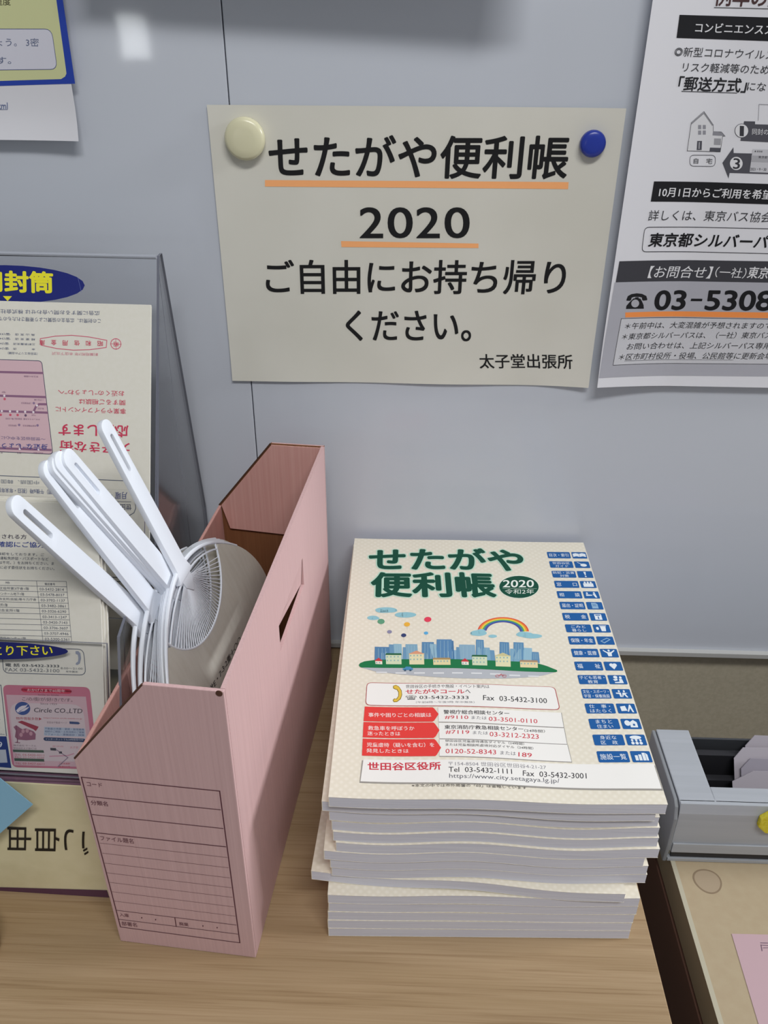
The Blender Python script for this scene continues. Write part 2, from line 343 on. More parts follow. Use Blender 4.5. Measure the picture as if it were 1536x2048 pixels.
["l",3,"9cbccc",0.25,0,[[-50.71,-1.55],[-50.79,-17.34]]],
["p",2,"5b87ad",[[-44.88,2.56],[-35.69,2.53],[-35.42,-20.87],[-45.4,-21.2]]],
["l",3,"9cbccc",0.25,0,[[-42.61,0.93],[-42.89,-17.07]]],
["l",3,"9cbccc",0.25,0,[[-40.31,1.01],[-40.65,-17.0]]],
["l",3,"9cbccc",0.25,0,[[-38.02,1.08],[-38.41,-16.92]]],
["p",2,"90b5c8",[[-38.84,0.2],[-33.88,0.03],[-33.59,-20.81],[-39.49,-21.01]]],
["l",3,"9cbccc",0.25,0,[[-37.64,-1.45],[-37.98,-16.91]]],
["l",3,"9cbccc",0.25,0,[[-36.4,-1.41],[-36.77,-16.87]]],
["l",3,"9cbccc",0.25,0,[[-35.16,-1.37],[-35.55,-16.83]]],
["p",2,"5a86b0",[[-33.39,5.87],[-21.72,5.92],[-21.99,-20.43],[-34.34,-20.83]]],
["l",3,"9cbccc",0.25,0,[[-30.52,4.25],[-31.18,-16.68]]],
["l",3,"9cbccc",0.25,0,[[-27.61,4.35],[-28.35,-16.59]]],
["l",3,"9cbccc",0.25,0,[[-24.7,4.44],[-25.51,-16.5]]],
["p",2,"4a76a0",[[-21.78,4.54],[-20.47,4.24],[-20.71,-20.38],[-23.07,-20.46]]],
["p",2,"86acc6",[[-31.01,-6.79],[-18.77,-6.71],[-18.56,-20.31],[-31.66,-20.75]]],
["l",3,"9cbccc",0.25,0,[[-28.0,-8.35],[-28.29,-16.59]]],
["l",3,"9cbccc",0.25,0,[[-24.95,-8.25],[-25.27,-16.49]]],
["l",3,"9cbccc",0.25,0,[[-21.89,-8.15],[-22.25,-16.39]]],
["p",2,"6a93b3",[[-18.6,-3.01],[-16.19,-3.27],[-16.19,-20.23],[-19.63,-20.35]]],
["p",2,"88a9bf",[[-16.25,-0.06],[-4.14,0.01],[-4.59,-19.85],[-17.48,-20.28]]],
["l",3,"9cbccc",0.25,0,[[-13.31,-1.66],[-14.09,-16.12]]],
["l",3,"9cbccc",0.25,0,[[-10.28,-1.55],[-11.12,-16.02]]],
["l",3,"9cbccc",0.25,0,[[-7.25,-1.45],[-8.15,-15.92]]],
["p",2,"5f8cb0",[[-2.83,6.38],[3.04,6.24],[1.96,-19.63],[-4.81,-19.86]]],
["l",3,"9cbccc",0.25,0,[[-1.47,4.71],[-2.89,-15.74]]],
["l",3,"9cbccc",0.25,0,[[-0.0,4.76],[-1.46,-15.7]]],
["l",3,"9cbccc",0.25,0,[[1.47,4.81],[-0.02,-15.65]]],
["p",2,"7ea6bd",[[-2.35,-2.81],[6.97,-2.83],[6.48,-19.48],[-3.73,-19.82]]],
["l",3,"9cbccc",0.25,0,[[-0.13,-4.42],[-0.94,-15.68]]],
["l",3,"9cbccc",0.25,0,[[2.2,-4.34],[1.35,-15.6]]],
["l",3,"9cbccc",0.25,0,[[4.53,-4.26],[3.65,-15.53]]],
["p",2,"6a93b3",[[6.75,-5.52],[10.23,-5.74],[9.92,-19.37],[5.4,-19.52]]],
["p",2,"5b87ad",[[15.31,4.58],[22.49,4.48],[20.99,-19.0],[12.93,-19.27]]],
["l",3,"9cbccc",0.25,0,[[16.96,2.93],[15.27,-15.14]]],
["l",3,"9cbccc",0.25,0,[[18.75,2.99],[17.03,-15.08]]],
["l",3,"9cbccc",0.25,0,[[20.55,3.05],[18.78,-15.02]]],
["p",2,"7da5bd",[[22.62,-2.98],[30.71,-3.05],[29.81,-18.71],[20.78,-19.01]]],
["l",3,"9cbccc",0.25,0,[[24.47,-4.6],[23.41,-14.87]]],
["l",3,"9cbccc",0.25,0,[[26.5,-4.53],[25.41,-14.8]]],
["l",3,"9cbccc",0.25,0,[[28.53,-4.46],[27.41,-14.74]]],
["p",2,"5f8cb0",[[26.08,4.94],[33.81,4.86],[31.96,-18.64],[23.36,-18.92]]],
["l",3,"9cbccc",0.25,0,[[27.83,3.29],[25.89,-14.79]]],
["l",3,"9cbccc",0.25,0,[[29.77,3.36],[27.78,-14.72]]],
["l",3,"9cbccc",0.25,0,[[31.71,3.42],[29.68,-14.66]]],
["p",2,"8fb6ca",[[33.1,-1.29],[39.44,-1.41],[38.2,-18.43],[30.89,-18.67]]],
["l",3,"9cbccc",0.25,0,[[34.5,-2.92],[33.14,-14.55]]],
["l",3,"9cbccc",0.25,0,[[36.09,-2.87],[34.71,-14.49]]],
["l",3,"9cbccc",0.25,0,[[37.69,-2.82],[36.28,-14.44]]],
["p",2,"5f8cb0",[[38.91,-5.79],[44.11,-5.95],[43.37,-18.26],[37.13,-18.46]]],
["l",3,"9cbccc",0.25,0,[[40.01,-7.41],[39.14,-14.35]]],
["l",3,"9cbccc",0.25,0,[[41.32,-7.37],[40.44,-14.3]]],
["l",3,"9cbccc",0.25,0,[[42.63,-7.33],[41.74,-14.26]]],
["p",2,"7aa0b8",[[-43.58,-7.21],[-40.64,-7.44],[-40.03,-21.02],[-44.0,-21.16]]],
["p",2,"7aa2bc",[[-77.1,-9.16],[-71.42,-9.3],[-70.28,-22.03],[-76.93,-22.25]]],
["l",3,"9cbccc",0.25,0,[[-75.64,-10.77],[-75.43,-18.15]]],
["l",3,"9cbccc",0.25,0,[[-74.22,-10.72],[-74.03,-18.11]]],
["l",3,"9cbccc",0.25,0,[[-72.81,-10.68],[-72.63,-18.06]]],
["p",4,"1c7446",[[-92.24,-25.16],[-91.48,-23.21],[-88.37,-21.01],[-80.9,-19.15],[-63.68,-17.76],[-24.87,-17.29],[11.67,-17.69],[38.52,-17.61],[47.66,-21.32],[54.99,-25.85],[55.07,-27.42],[53.58,-28.25],[26.6,-28.36],[-21.02,-27.25],[-63.57,-27.39],[-90.18,-27.96],[-91.72,-27.05]]],
["p",3,"b2b6bc",[[-90.18,-27.96],[-63.57,-27.55],[-21.03,-27.41],[26.59,-28.51],[53.02,-28.43],[44.09,-32.0],[31.12,-34.9],[15.19,-36.96],[-0.59,-38.09],[-16.29,-38.3],[-31.97,-37.59],[-47.68,-35.95],[-63.49,-34.14],[-79.4,-31.86]]],
["p",4,"d8dadc",[[-79.18,-32.01],[-71.14,-31.9],[-71.1,-33.46],[-79.13,-33.57]]],
["p",4,"d8dadc",[[-64.88,-32.32],[-56.85,-32.21],[-56.84,-33.77],[-64.86,-33.88]]],
["p",4,"d8dadc",[[-51.14,-32.18],[-43.1,-32.07],[-43.13,-33.63],[-51.14,-33.74]]],
["p",4,"d8dadc",[[-37.08,-32.18],[-29.05,-32.07],[-29.11,-33.63],[-37.12,-33.74]]],
["p",4,"d8dadc",[[-23.13,-31.88],[-15.1,-31.77],[-15.19,-33.33],[-23.2,-33.44]]],
["p",4,"d8dadc",[[-9.08,-31.73],[-1.06,-31.62],[-1.17,-33.18],[-9.18,-33.28]]],
["p",4,"d8dadc",[[4.83,-31.89],[12.85,-31.78],[12.7,-33.34],[4.7,-33.45]]],
["p",4,"d8dadc",[[18.99,-32.51],[27.0,-32.4],[26.82,-33.96],[18.83,-34.07]]],
["p",4,"d8dadc",[[32.86,-32.68],[40.86,-32.57],[40.66,-34.12],[32.67,-34.23]]],
["p",5,"cfd8b8",[[-72.44,-12.48],[-60.71,-12.26],[-60.4,-23.46],[-71.97,-23.53]]],
["p",6,"2c6446",[[-72.86,-13.16],[-72.25,-11.16],[-60.93,-10.94],[-60.37,-13.07]]],
["p",6,"8fb4b4",[[-71.74,-14.44],[-70.77,-14.4],[-70.73,-16.04],[-71.71,-16.07]]],
["p",6,"8fb4b4",[[-71.65,-18.68],[-70.68,-18.65],[-70.64,-20.26],[-71.61,-20.3]]],
["p",6,"8fb4b4",[[-69.04,-14.35],[-68.06,-14.31],[-68.03,-15.95],[-69.0,-15.98]]],
["p",6,"8fb4b4",[[-68.95,-18.59],[-67.98,-18.56],[-67.96,-20.18],[-68.92,-20.21]]],
["p",6,"8fb4b4",[[-66.33,-14.26],[-65.35,-14.22],[-65.33,-15.86],[-66.3,-15.89]]],
["p",6,"8fb4b4",[[-66.26,-18.5],[-65.29,-18.47],[-65.27,-20.09],[-66.24,-20.12]]],
["p",6,"8fb4b4",[[-63.62,-14.17],[-62.64,-14.13],[-62.63,-15.77],[-63.6,-15.8]]],
["p",6,"8fb4b4",[[-63.57,-18.41],[-62.6,-18.38],[-62.58,-20.0],[-63.55,-20.03]]],
["p",5,"e0d8b0",[[-54.73,-10.9],[-43.52,-10.69],[-43.5,-23.54],[-54.52,-23.59]]],
["p",6,"d89878",[[-55.38,-11.75],[-49.11,-7.72],[-42.89,-11.67]]],
["p",6,"8fb4b4",[[-54.08,-12.86],[-53.1,-12.83],[-53.11,-14.47],[-54.08,-14.51]]],
["p",6,"8fb4b4",[[-54.08,-17.12],[-53.11,-17.09],[-53.12,-18.71],[-54.09,-18.74]]],
["p",6,"8fb4b4",[[-51.5,-12.78],[-50.53,-12.74],[-50.54,-14.39],[-51.51,-14.42]]],
["p",6,"8fb4b4",[[-51.52,-17.03],[-50.55,-17.0],[-50.56,-18.63],[-51.53,-18.66]]],
["p",6,"8fb4b4",[[-48.93,-12.69],[-47.95,-12.66],[-47.96,-14.3],[-48.94,-14.33]]],
["p",6,"8fb4b4",[[-48.96,-16.95],[-47.99,-16.92],[-48.0,-18.54],[-48.97,-18.57]]],
["p",6,"8fb4b4",[[-46.35,-12.6],[-45.37,-12.57],[-45.39,-14.22],[-46.37,-14.25]]],
["p",6,"8fb4b4",[[-46.39,-16.86],[-45.42,-16.83],[-45.44,-18.46],[-46.41,-18.49]]],
["p",5,"e0d4a4",[[-36.73,-17.36],[-23.79,-17.09],[-23.85,-23.85],[-36.67,-23.96]]],
["p",6,"a88c5c",[[-37.17,-18.02],[-36.48,-16.05],[-23.95,-15.79],[-23.5,-17.89]]],
["p",6,"8fb4b4",[[-36.13,-19.28],[-35.16,-19.25],[-35.2,-20.86],[-36.17,-20.9]]],
["p",6,"8fb4b4",[[-33.72,-19.2],[-32.75,-19.17],[-32.8,-20.78],[-33.76,-20.82]]],
["p",6,"8fb4b4",[[-31.31,-19.12],[-30.34,-19.09],[-30.39,-20.7],[-31.36,-20.74]]],
["p",6,"8fb4b4",[[-28.9,-19.04],[-27.93,-19.01],[-27.99,-20.62],[-28.95,-20.66]]],
["p",6,"8fb4b4",[[-26.49,-18.96],[-25.52,-18.93],[-25.58,-20.54],[-26.55,-20.58]]],
["p",5,"cfd8b8",[[-7.18,-13.27],[4.09,-13.06],[3.48,-23.59],[-7.62,-23.63]]],
["p",6,"2c6446",[[-7.65,-13.94],[-6.88,-11.95],[3.97,-11.75],[4.35,-13.87]]],
["p",6,"8fb4b4",[[-6.65,-15.22],[-5.68,-15.18],[-5.79,-16.82],[-6.76,-16.85]]],
["p",6,"8fb4b4",[[-6.92,-19.44],[-5.96,-19.41],[-6.06,-21.02],[-7.03,-21.05]]],
["p",6,"8fb4b4",[[-4.06,-15.13],[-3.09,-15.1],[-3.2,-16.73],[-4.17,-16.76]]],
["p",6,"8fb4b4",[[-4.34,-19.36],[-3.38,-19.32],[-3.49,-20.94],[-4.45,-20.97]]],
["p",6,"8fb4b4",[[-1.46,-15.04],[-0.49,-15.01],[-0.61,-16.64],[-1.58,-16.68]]],
["p",6,"8fb4b4",[[-1.76,-19.27],[-0.8,-19.24],[-0.91,-20.85],[-1.88,-20.88]]],
["p",6,"8fb4b4",[[1.13,-14.96],[2.11,-14.93],[1.98,-16.56],[1.01,-16.59]]],
["p",6,"8fb4b4",[[0.82,-19.19],[1.79,-19.15],[1.66,-20.77],[0.7,-20.8]]],
["p",5,"dcd8b0",[[10.61,-11.37],[22.01,-11.15],[20.91,-23.96],[9.73,-24.02]]],
["p",6,"c8c090",[[9.89,-12.21],[16.6,-8.19],[22.56,-12.12]]],
["p",6,"8fb4b4",[[11.09,-13.32],[12.07,-13.29],[11.92,-14.93],[10.95,-14.96]]],
["p",6,"8fb4b4",[[10.72,-17.56],[11.69,-17.53],[11.54,-19.15],[10.58,-19.18]]],
["p",6,"8fb4b4",[[13.72,-13.23],[14.69,-13.2],[14.54,-14.84],[13.57,-14.87]]],
["p",6,"8fb4b4",[[13.33,-17.48],[14.3,-17.45],[14.15,-19.07],[13.18,-19.1]]],
["p",6,"8fb4b4",[[16.35,-13.15],[17.32,-13.11],[17.17,-14.75],[16.19,-14.78]]],
["p",6,"8fb4b4",[[15.95,-17.39],[16.92,-17.36],[16.76,-18.98],[15.79,-19.01]]],
["p",6,"8fb4b4",[[18.98,-13.06],[19.95,-13.03],[19.79,-14.66],[18.81,-14.7]]],
["p",6,"8fb4b4",[[18.56,-17.3],[19.53,-17.27],[19.37,-18.89],[18.4,-18.92]]],
["p",5,"e0d0a4",[[28.59,-17.13],[41.84,-16.86],[41.13,-23.93],[28.04,-24.05]]],
["p",6,"a8886c",[[28.09,-17.8],[28.96,-15.82],[41.79,-15.56],[42.05,-17.66]]],
["p",6,"8fb4b4",[[29.02,-19.06],[29.99,-19.02],[29.81,-20.64],[28.84,-20.67]]],
["p",6,"8fb4b4",[[31.5,-18.97],[32.46,-18.94],[32.28,-20.55],[31.31,-20.59]]],
["p",6,"8fb4b4",[[33.97,-18.89],[34.94,-18.86],[34.74,-20.47],[33.78,-20.5]]],
["p",6,"8fb4b4",[[36.44,-18.81],[37.41,-18.78],[37.21,-20.39],[36.25,-20.42]]],
["p",6,"8fb4b4",[[38.92,-18.73],[39.88,-18.7],[39.68,-20.31],[38.71,-20.34]]],
["p",5,"e8e0d0",[[-80.25,-19.45],[-75.08,-19.44],[-74.74,-23.78],[-79.89,-23.63]]],
["p",6,"c43c44",[[-80.86,-20.28],[-77.75,-16.44],[-74.4,-20.39]]],
["p",6,"8fb4b4",[[-79.54,-21.37],[-78.57,-21.34],[-78.52,-22.94],[-79.48,-22.97]]],
["p",6,"8fb4b4",[[-77.39,-21.3],[-76.42,-21.26],[-76.38,-22.87],[-77.34,-22.9]]],
["p",5,"e8e0d0",[[-15.49,-19.08],[-10.23,-19.07],[-10.28,-23.56],[-15.5,-23.42]]],
["p",6,"c43c44",[[-16.18,-19.91],[-12.69,-16.07],[-9.64,-20.02]]],
["p",6,"8fb4b4",[[-14.95,-21.0],[-13.98,-20.96],[-14.07,-22.57],[-15.03,-22.6]]],
["p",6,"8fb4b4",[[-12.75,-20.92],[-11.78,-20.89],[-11.88,-22.5],[-12.84,-22.53]]],
["p",6,"4a8ab4",[[-59.62,-28.05],[-58.03,-27.53],[-57.18,-26.07],[-53.77,-26.12],[-52.71,-27.51],[-51.75,-28.11],[-52.08,-29.85],[-59.29,-29.78]]],
["e",7,"34506a",-57.7,-30.04,0.85,0.03,-0.0,0.94],
["e",7,"34506a",-53.78,-30.07,0.85,0.03,0.0,0.94],
["l",6,"c05058",0.35,0,[[11.54,-34.62],[11.37,-33.84],[10.8,-33.35],[10.0,-33.3],[9.27,-33.72],[8.84,-34.46],[8.87,-35.27],[9.34,-35.87],[10.09,-36.05],[10.87,-35.76],[11.41,-35.1]]],
["l",6,"c05058",0.35,0,[[16.59,-34.45],[16.43,-33.68],[15.86,-33.18],[15.07,-33.14],[14.33,-33.56],[13.9,-34.3],[13.92,-35.1],[14.38,-35.7],[15.14,-35.89],[15.92,-35.6],[16.46,-34.93]]],
["l",6,"c05058",0.35,0,[[10.17,-34.66],[12.2,-33.05],[14.5,-33.28],[15.22,-34.5]]],
["l",6,"c05058",0.35,0,[[12.06,-34.6],[12.92,-32.09],[13.75,-34.54]]],
["p",2,"b05c5c",[[-85.56,-47.61],[-85.3,-45.86],[-84.54,-44.61],[-83.29,-43.86],[-81.54,-43.61],[47.01,-43.81],[48.76,-44.06],[50.02,-44.81],[50.79,-46.06],[51.07,-47.81],[51.3,-63.35],[51.08,-65.1],[50.35,-66.35],[49.11,-67.1],[47.36,-67.35],[-81.67,-67.22],[-83.41,-66.96],[-84.66,-66.21],[-85.4,-64.96],[-85.64,-63.21]]],
["p",3,"eceae6",[[-85.08,-47.83],[-84.85,-46.26],[-84.17,-45.14],[-83.04,-44.46],[-81.47,-44.24],[46.76,-44.26],[48.34,-44.48],[49.47,-45.16],[50.17,-46.28],[50.42,-47.86],[50.68,-63.18],[50.48,-64.75],[49.83,-65.87],[48.71,-66.55],[47.14,-66.77],[-81.52,-66.6],[-83.1,-66.37],[-84.22,-65.69],[-84.89,-64.57],[-85.11,-62.99]]],
["p",4,"8a7420",[[-66.39,-46.81],[-64.36,-45.69],[-62.0,-47.52],[-60.07,-51.65],[-59.75,-56.21],[-60.72,-60.34],[-63.27,-63.26],[-65.55,-63.54],[-66.44,-61.54],[-65.32,-59.67],[-63.88,-60.04],[-62.48,-57.12],[-62.52,-53.4],[-63.71,-50.73],[-64.87,-50.56],[-66.35,-49.34]]],
["p",5,"e0bc48",[[-65.94,-47.22],[-64.35,-46.32],[-62.28,-47.95],[-60.5,-51.88],[-60.18,-56.22],[-61.15,-59.95],[-63.42,-62.66],[-65.27,-62.93],[-65.86,-61.73],[-65.02,-60.28],[-63.58,-60.64],[-62.04,-57.31],[-62.08,-53.18],[-63.43,-50.09],[-64.74,-49.92],[-65.77,-49.11]]],
["t",4,"3c3a40","世田谷区の手続きや施設・イベント案内は",0.0,-57.18,-49.04,60.4,0.93,-0.01,3.59],
["t",4,"c83848","せたがやコール",0.02,-57.16,-54.88,42.01,0.54,-0.02,4.58],
["t",4,"3c3a40","へ",0.01,-14.52,-53.49,3.59,-0.3,0.19,3.33],
["t",4,"26262c","☎ 03-5432-3333",0.008,-57.13,-61.04,44.64,0.44,-0.02,4.71],
["t",4,"26262c","Fax  03-5432-3100",0.004,-2.35,-60.47,45.28,-0.55,0.38,5.12],
["t",4,"707078","（午前8時〜午後9時 年中無休）",0.0,-50.0,-64.45,41.43,0.54,0.01,2.02],
["p",4,"e0403c",[[-85.9,-68.42],[-38.28,-68.47],[-37.18,-69.62],[-34.23,-75.03],[-37.47,-81.32],[-38.6,-82.31],[-86.1,-82.5]]],
["p",4,"e0403c",[[-86.07,-83.27],[-38.07,-83.06],[-36.99,-84.35],[-34.13,-90.28],[-37.03,-96.29],[-38.42,-97.43],[-85.96,-97.49]]],
["p",4,"e0403c",[[-85.9,-98.58],[-37.9,-98.33],[-36.85,-99.57],[-33.55,-106.11],[-36.39,-112.01],[-37.49,-113.44],[-85.73,-113.58]]],
["p",2,"8a8684",[[-34.45,-68.34],[51.82,-69.9],[51.39,-84.35],[-34.46,-82.94]]],
["p",3,"eceae6",[[-34.45,-68.34],[51.39,-69.91],[51.06,-83.8],[-34.45,-82.37]]],
["p",2,"8a8684",[[-34.47,-83.32],[51.5,-84.54],[51.16,-99.65],[-34.38,-98.4]]],
["p",3,"eceae6",[[-34.47,-83.32],[51.08,-84.55],[50.84,-99.12],[-34.36,-97.85]]],
["p",2,"8a8684",[[-34.39,-98.58],[51.43,-99.64],[51.74,-114.94],[-34.85,-113.88]]],
["p",3,"eceae6",[[-34.39,-98.58],[51.02,-99.66],[51.43,-114.43],[-34.84,-113.36]]],
["t",5,"f0dcd8","事件や困りごとの相談は",0.01,-82.93,-78.35,43.59,0.44,-0.17,4.09],
["t",5,"f0dcd8","救急車を呼ぼうか",0.01,-82.7,-90.72,31.56,0.27,-0.16,3.94],
["t",5,"f0dcd8","迷ったときは",0.01,-82.91,-95.55,22.21,0.16,-0.16,3.7],
["t",5,"f0dcd8","児童虐待（疑いを含む）を",0.01,-82.88,-105.89,44.93,0.36,-0.17,3.95],
["t",5,"f0dcd8","発見したときは",0.01,-82.93,-110.86,27.96,0.18,-0.15,3.53],
["t",4,"2c2a30","警視庁総合相談センター",0.012,-30.86,-74.92,45.65,0.31,0.14,3.93],
["t",4,"c83848","#9110",0.006,-30.2,-79.93,16.26,-0.05,0.13,3.68],
["t",4,"707078","または",0,-11.82,-79.53,10.56,-0.04,0.19,3.09],
["t",4,"c83848","03-3501-0110",0.004,0.04,-80.69,33.49,-0.26,0.32,4.05],
["t",4,"2c2a30","東京消防庁救急相談センター",0.012,-30.67,-89.24,53.61,0.41,0.13,3.77],
["t",4,"2c2a30","（24時間）",0.004,23.4,-89.56,14.08,0.08,0.33,2.81],
["t",4,"c83848","#7119",0.006,-30.15,-93.86,16.07,-0.04,0.14,3.71],
["t",4,"707078","または",0,-11.75,-93.64,10.21,-0.04,0.19,2.97],
["t",4,"c83848","03-3212-2323",0.004,-0.58,-95.12,33.2,-0.22,0.34,4.25],
["t",4,"2c2a30","世田谷区児童虐待通告ダイヤル（24時間）",0.006,-30.69,-101.18,52.69,-0.48,0.09,2.36],
["t",4,"2c2a30","または児童相談所虐待対応ダイヤル（24時間）",0.006,-30.55,-104.58,58.28,-0.64,0.09,2.51],
["t",4,"c83848","0120-52-8343",0.004,-30.79,-111.13,33.29,0.01,0.15,4.06],
["t",4,"707078","または",0,5.18,-110.87,10.18,-0.2,0.29,3.17],
["t",4,"c83848","189",0.006,16.99,-111.89,8.82,-0.24,0.42,3.86],
["p",2,"98948e",[[-85.54,-117.55],[104.8,-117.46],[104.78,-137.83],[-86.23,-136.23]]],
["p",3,"eceae6",[[-84.6,-116.66],[104.13,-116.22],[104.19,-136.46],[-85.66,-135.0]]],
["t",4,"c83848","世田谷区役所",0.024,-81.38,-125.6,47.23,0.65,-0.27,6.44],
["t",4,"8a8890","〒154-8504 世田谷区世田谷4-21-27",0.0,-29.34,-121.6,63.35,-0.03,0.14,3.58],
["t",4,"2c2a30","Tel  03-5432-1111",0.004,-29.42,-126.81,40.74,-0.22,0.17,4.2],
["t",4,"2c2a30","Fax  03-5432-3001",0.004,18.06,-127.97,40.75,-0.37,0.52,4.52],
["t",4,"606068","https://www.city.setagaya.lg.jp/",-0.002,-29.27,-132.75,70.32,-0.73,0.19,4.62],
["t",4,"3c3a3c","※本文の中では市外局番の「03」は省略しています",0.0,-53.05,-138.85,72.4,0.02,0.01,2.26],
["p",2,"1c5a9c",[[89.51,131.25],[89.37,131.75],[89.01,132.12],[88.51,132.25],[70.21,132.25],[69.71,132.12],[69.34,131.75],[69.21,131.25],[69.21,123.17],[69.34,122.67],[69.71,122.31],[70.21,122.17],[88.51,122.17],[89.01,122.31],[89.37,122.67],[89.51,123.17]]],
["p",2,"1c5a9c",[[104.05,131.45],[103.94,131.85],[103.65,132.14],[103.25,132.25],[91.91,132.25],[91.51,132.14],[91.21,131.85],[91.11,131.45],[91.11,122.97],[91.21,122.57],[91.51,122.28],[91.91,122.17],[103.25,122.17],[103.65,122.28],[103.94,122.57],[104.05,122.97]]],
["t",3,"dfe6ec","目次・索引",0.004,70.83,124.59,17.05,0.0,0.0,5.24],
["p",3,"dfe6ec",[[91.91,129.51],[94.74,130.66],[97.43,129.51],[97.43,124.53],[94.74,125.68],[91.91,124.53]]],
["p",3,"dfe6ec",[[97.72,129.51],[100.41,130.66],[103.24,129.51],[103.24,124.53],[100.41,125.68],[97.72,124.53]]],
["p",2,"1c5a9c",[[89.51,116.42],[89.37,116.92],[89.01,117.28],[88.51,117.42],[70.21,117.42],[69.71,117.28],[69.34,116.92],[69.21,116.42],[69.21,108.37],[69.34,107.87],[69.71,107.5],[70.21,107.37],[88.51,107.37],[89.01,107.5],[89.37,107.87],[89.51,108.37]]],
["p",2,"1c5a9c",[[104.05,116.62],[103.94,117.02],[103.65,117.31],[103.25,117.42],[91.91,117.42],[91.51,117.31],[91.21,117.02],[91.11,116.62],[91.11,108.17],[91.21,107.77],[91.51,107.47],[91.91,107.37],[103.25,107.37],[103.65,107.47],[103.94,107.77],[104.05,108.17]]],
["t",3,"dfe6ec","世田谷区",0.0,71.76,112.79,15.2,0.0,0.0,3.62],
["t",3,"dfe6ec","ガイド",0.0,73.66,108.17,11.4,0.0,0.0,3.62],
["e",3,"dfe6ec",98.71,111.63,2.83,0.0,0.0,2.29],
["p",3,"dfe6ec",[[93.62,116.21],[97.01,113.92],[97.01,113.16],[93.62,115.45]]],
["p",2,"1c5a9c",[[89.51,101.59],[89.37,102.09],[89.01,102.45],[88.51,102.59],[70.21,102.59],[69.71,102.45],[69.34,102.09],[69.21,101.59],[69.21,93.56],[69.34,93.06],[69.71,92.69],[70.21,92.56],[88.51,92.56],[89.01,92.69],[89.37,93.06],[89.51,93.56]]],
["p",2,"1c5a9c",[[104.05,101.79],[103.94,102.19],[103.65,102.48],[103.25,102.59],[91.91,102.59],[91.51,102.48],[91.21,102.19],[91.11,101.79],[91.11,93.36],[91.21,92.96],[91.51,92.67],[91.91,92.56],[103.25,92.56],[103.65,92.67],[103.94,92.96],[104.05,93.36]]],
["t",3,"dfe6ec","防犯・災害",0.0,70.22,97.97,18.27,0.0,0.0,3.61],
["t",3,"dfe6ec","対策",0.0,75.57,93.36,7.58,0.0,0.0,3.61],
["p",3,"dfe6ec",[[96.59,101.38],[98.56,101.38],[98.0,96.43],[97.15,96.43]]],
["e",3,"dfe6ec",97.58,94.52,0.79,0.0,0.0,0.95],
["p",2,"1c5a9c",[[89.51,86.75],[89.37,87.25],[89.01,87.62],[88.51,87.75],[70.21,87.75],[69.71,87.62],[69.34,87.25],[69.21,86.75],[69.21,78.75],[69.34,78.25],[69.71,77.88],[70.21,77.75],[88.51,77.75],[89.01,77.88],[89.37,78.25],[89.51,78.75]]],
["p",2,"1c5a9c",[[104.05,86.95],[103.94,87.35],[103.65,87.65],[103.25,87.75],[91.91,87.75],[91.51,87.65],[91.21,87.35],[91.11,86.95],[91.11,78.55],[91.21,78.15],[91.51,77.86],[91.91,77.75],[103.25,77.75],[103.65,77.86],[103.94,78.15],[104.05,78.55]]],
["t",3,"dfe6ec","窓　　口",0.004,70.83,80.15,17.05,0.0,0.0,5.2],
["p",3,"dfe6ec",[[93.36,79.33],[101.8,79.33],[101.8,84.27],[93.36,84.27]]],
["e",3,"dfe6ec",95.04,85.41,0.84,0.0,0.0,1.33],
["e",3,"dfe6ec",97.58,85.41,0.84,0.0,0.0,1.33],
["e",3,"dfe6ec",100.11,85.41,0.84,0.0,0.0,1.33],
["p",2,"1c5a9c",[[89.51,71.92],[89.37,72.42],[89.01,72.79],[88.51,72.92],[70.21,72.92],[69.71,72.79],[69.34,72.42],[69.21,71.92],[69.21,63.94],[69.34,63.44],[69.71,63.08],[70.21,62.94],[88.51,62.94],[89.01,63.08],[89.37,63.44],[89.51,63.94]]],
["p",2,"1c5a9c",[[104.05,72.12],[103.94,72.52],[103.65,72.81],[103.25,72.92],[91.91,72.92],[91.51,72.81],[91.21,72.52],[91.11,72.12],[91.11,63.74],[91.21,63.34],[91.51,63.05],[91.91,62.94],[103.25,62.94],[103.65,63.05],[103.94,63.34],[104.05,63.74]]],
["t",3,"dfe6ec","相　　談",0.004,70.83,65.34,17.05,0.0,0.0,5.19],
["e",3,"dfe6ec",94.21,70.21,0.84,0.0,0.0,1.14],
["p",3,"dfe6ec",[[93.09,68.69],[98.14,67.93],[98.14,66.79],[93.09,66.42]]],
["e",3,"dfe6ec",100.1,70.59,0.84,0.0,0.0,1.14],
["p",3,"dfe6ec",[[98.7,69.07],[100.94,69.45],[101.79,64.14],[100.38,64.14]]],
["p",2,"1c5a9c",[[89.51,57.09],[89.37,57.59],[89.01,57.95],[88.51,58.09],[70.21,58.09],[69.71,57.95],[69.34,57.59],[69.21,57.09],[69.21,49.13],[69.34,48.63],[69.71,48.27],[70.21,48.13],[88.51,48.13],[89.01,48.27],[89.37,48.63],[89.51,49.13]]],
["p",2,"1c5a9c",[[104.05,57.29],[103.94,57.69],[103.65,57.98],[103.25,58.09],[91.91,58.09],[91.51,57.98],[91.21,57.69],[91.11,57.29],[91.11,48.93],[91.21,48.53],[91.51,48.24],[91.91,48.13],[103.25,48.13],[103.65,48.24],[103.94,48.53],[104.05,48.93]]],
["t",3,"dfe6ec","届出・証明",0.004,70.83,50.52,17.05,0.0,0.0,5.18],
["p",3,"8fb0cc",[[95.06,56.89],[98.7,56.89],[100.1,55.0],[100.1,49.33],[95.06,49.33]]],
["p",4,"1c5a9c",[[95.9,55.0],[98.98,55.0],[98.98,54.44],[95.9,54.44]]],
["p",4,"1c5a9c",[[95.9,53.11],[98.98,53.11],[98.98,52.54],[95.9,52.54]]],
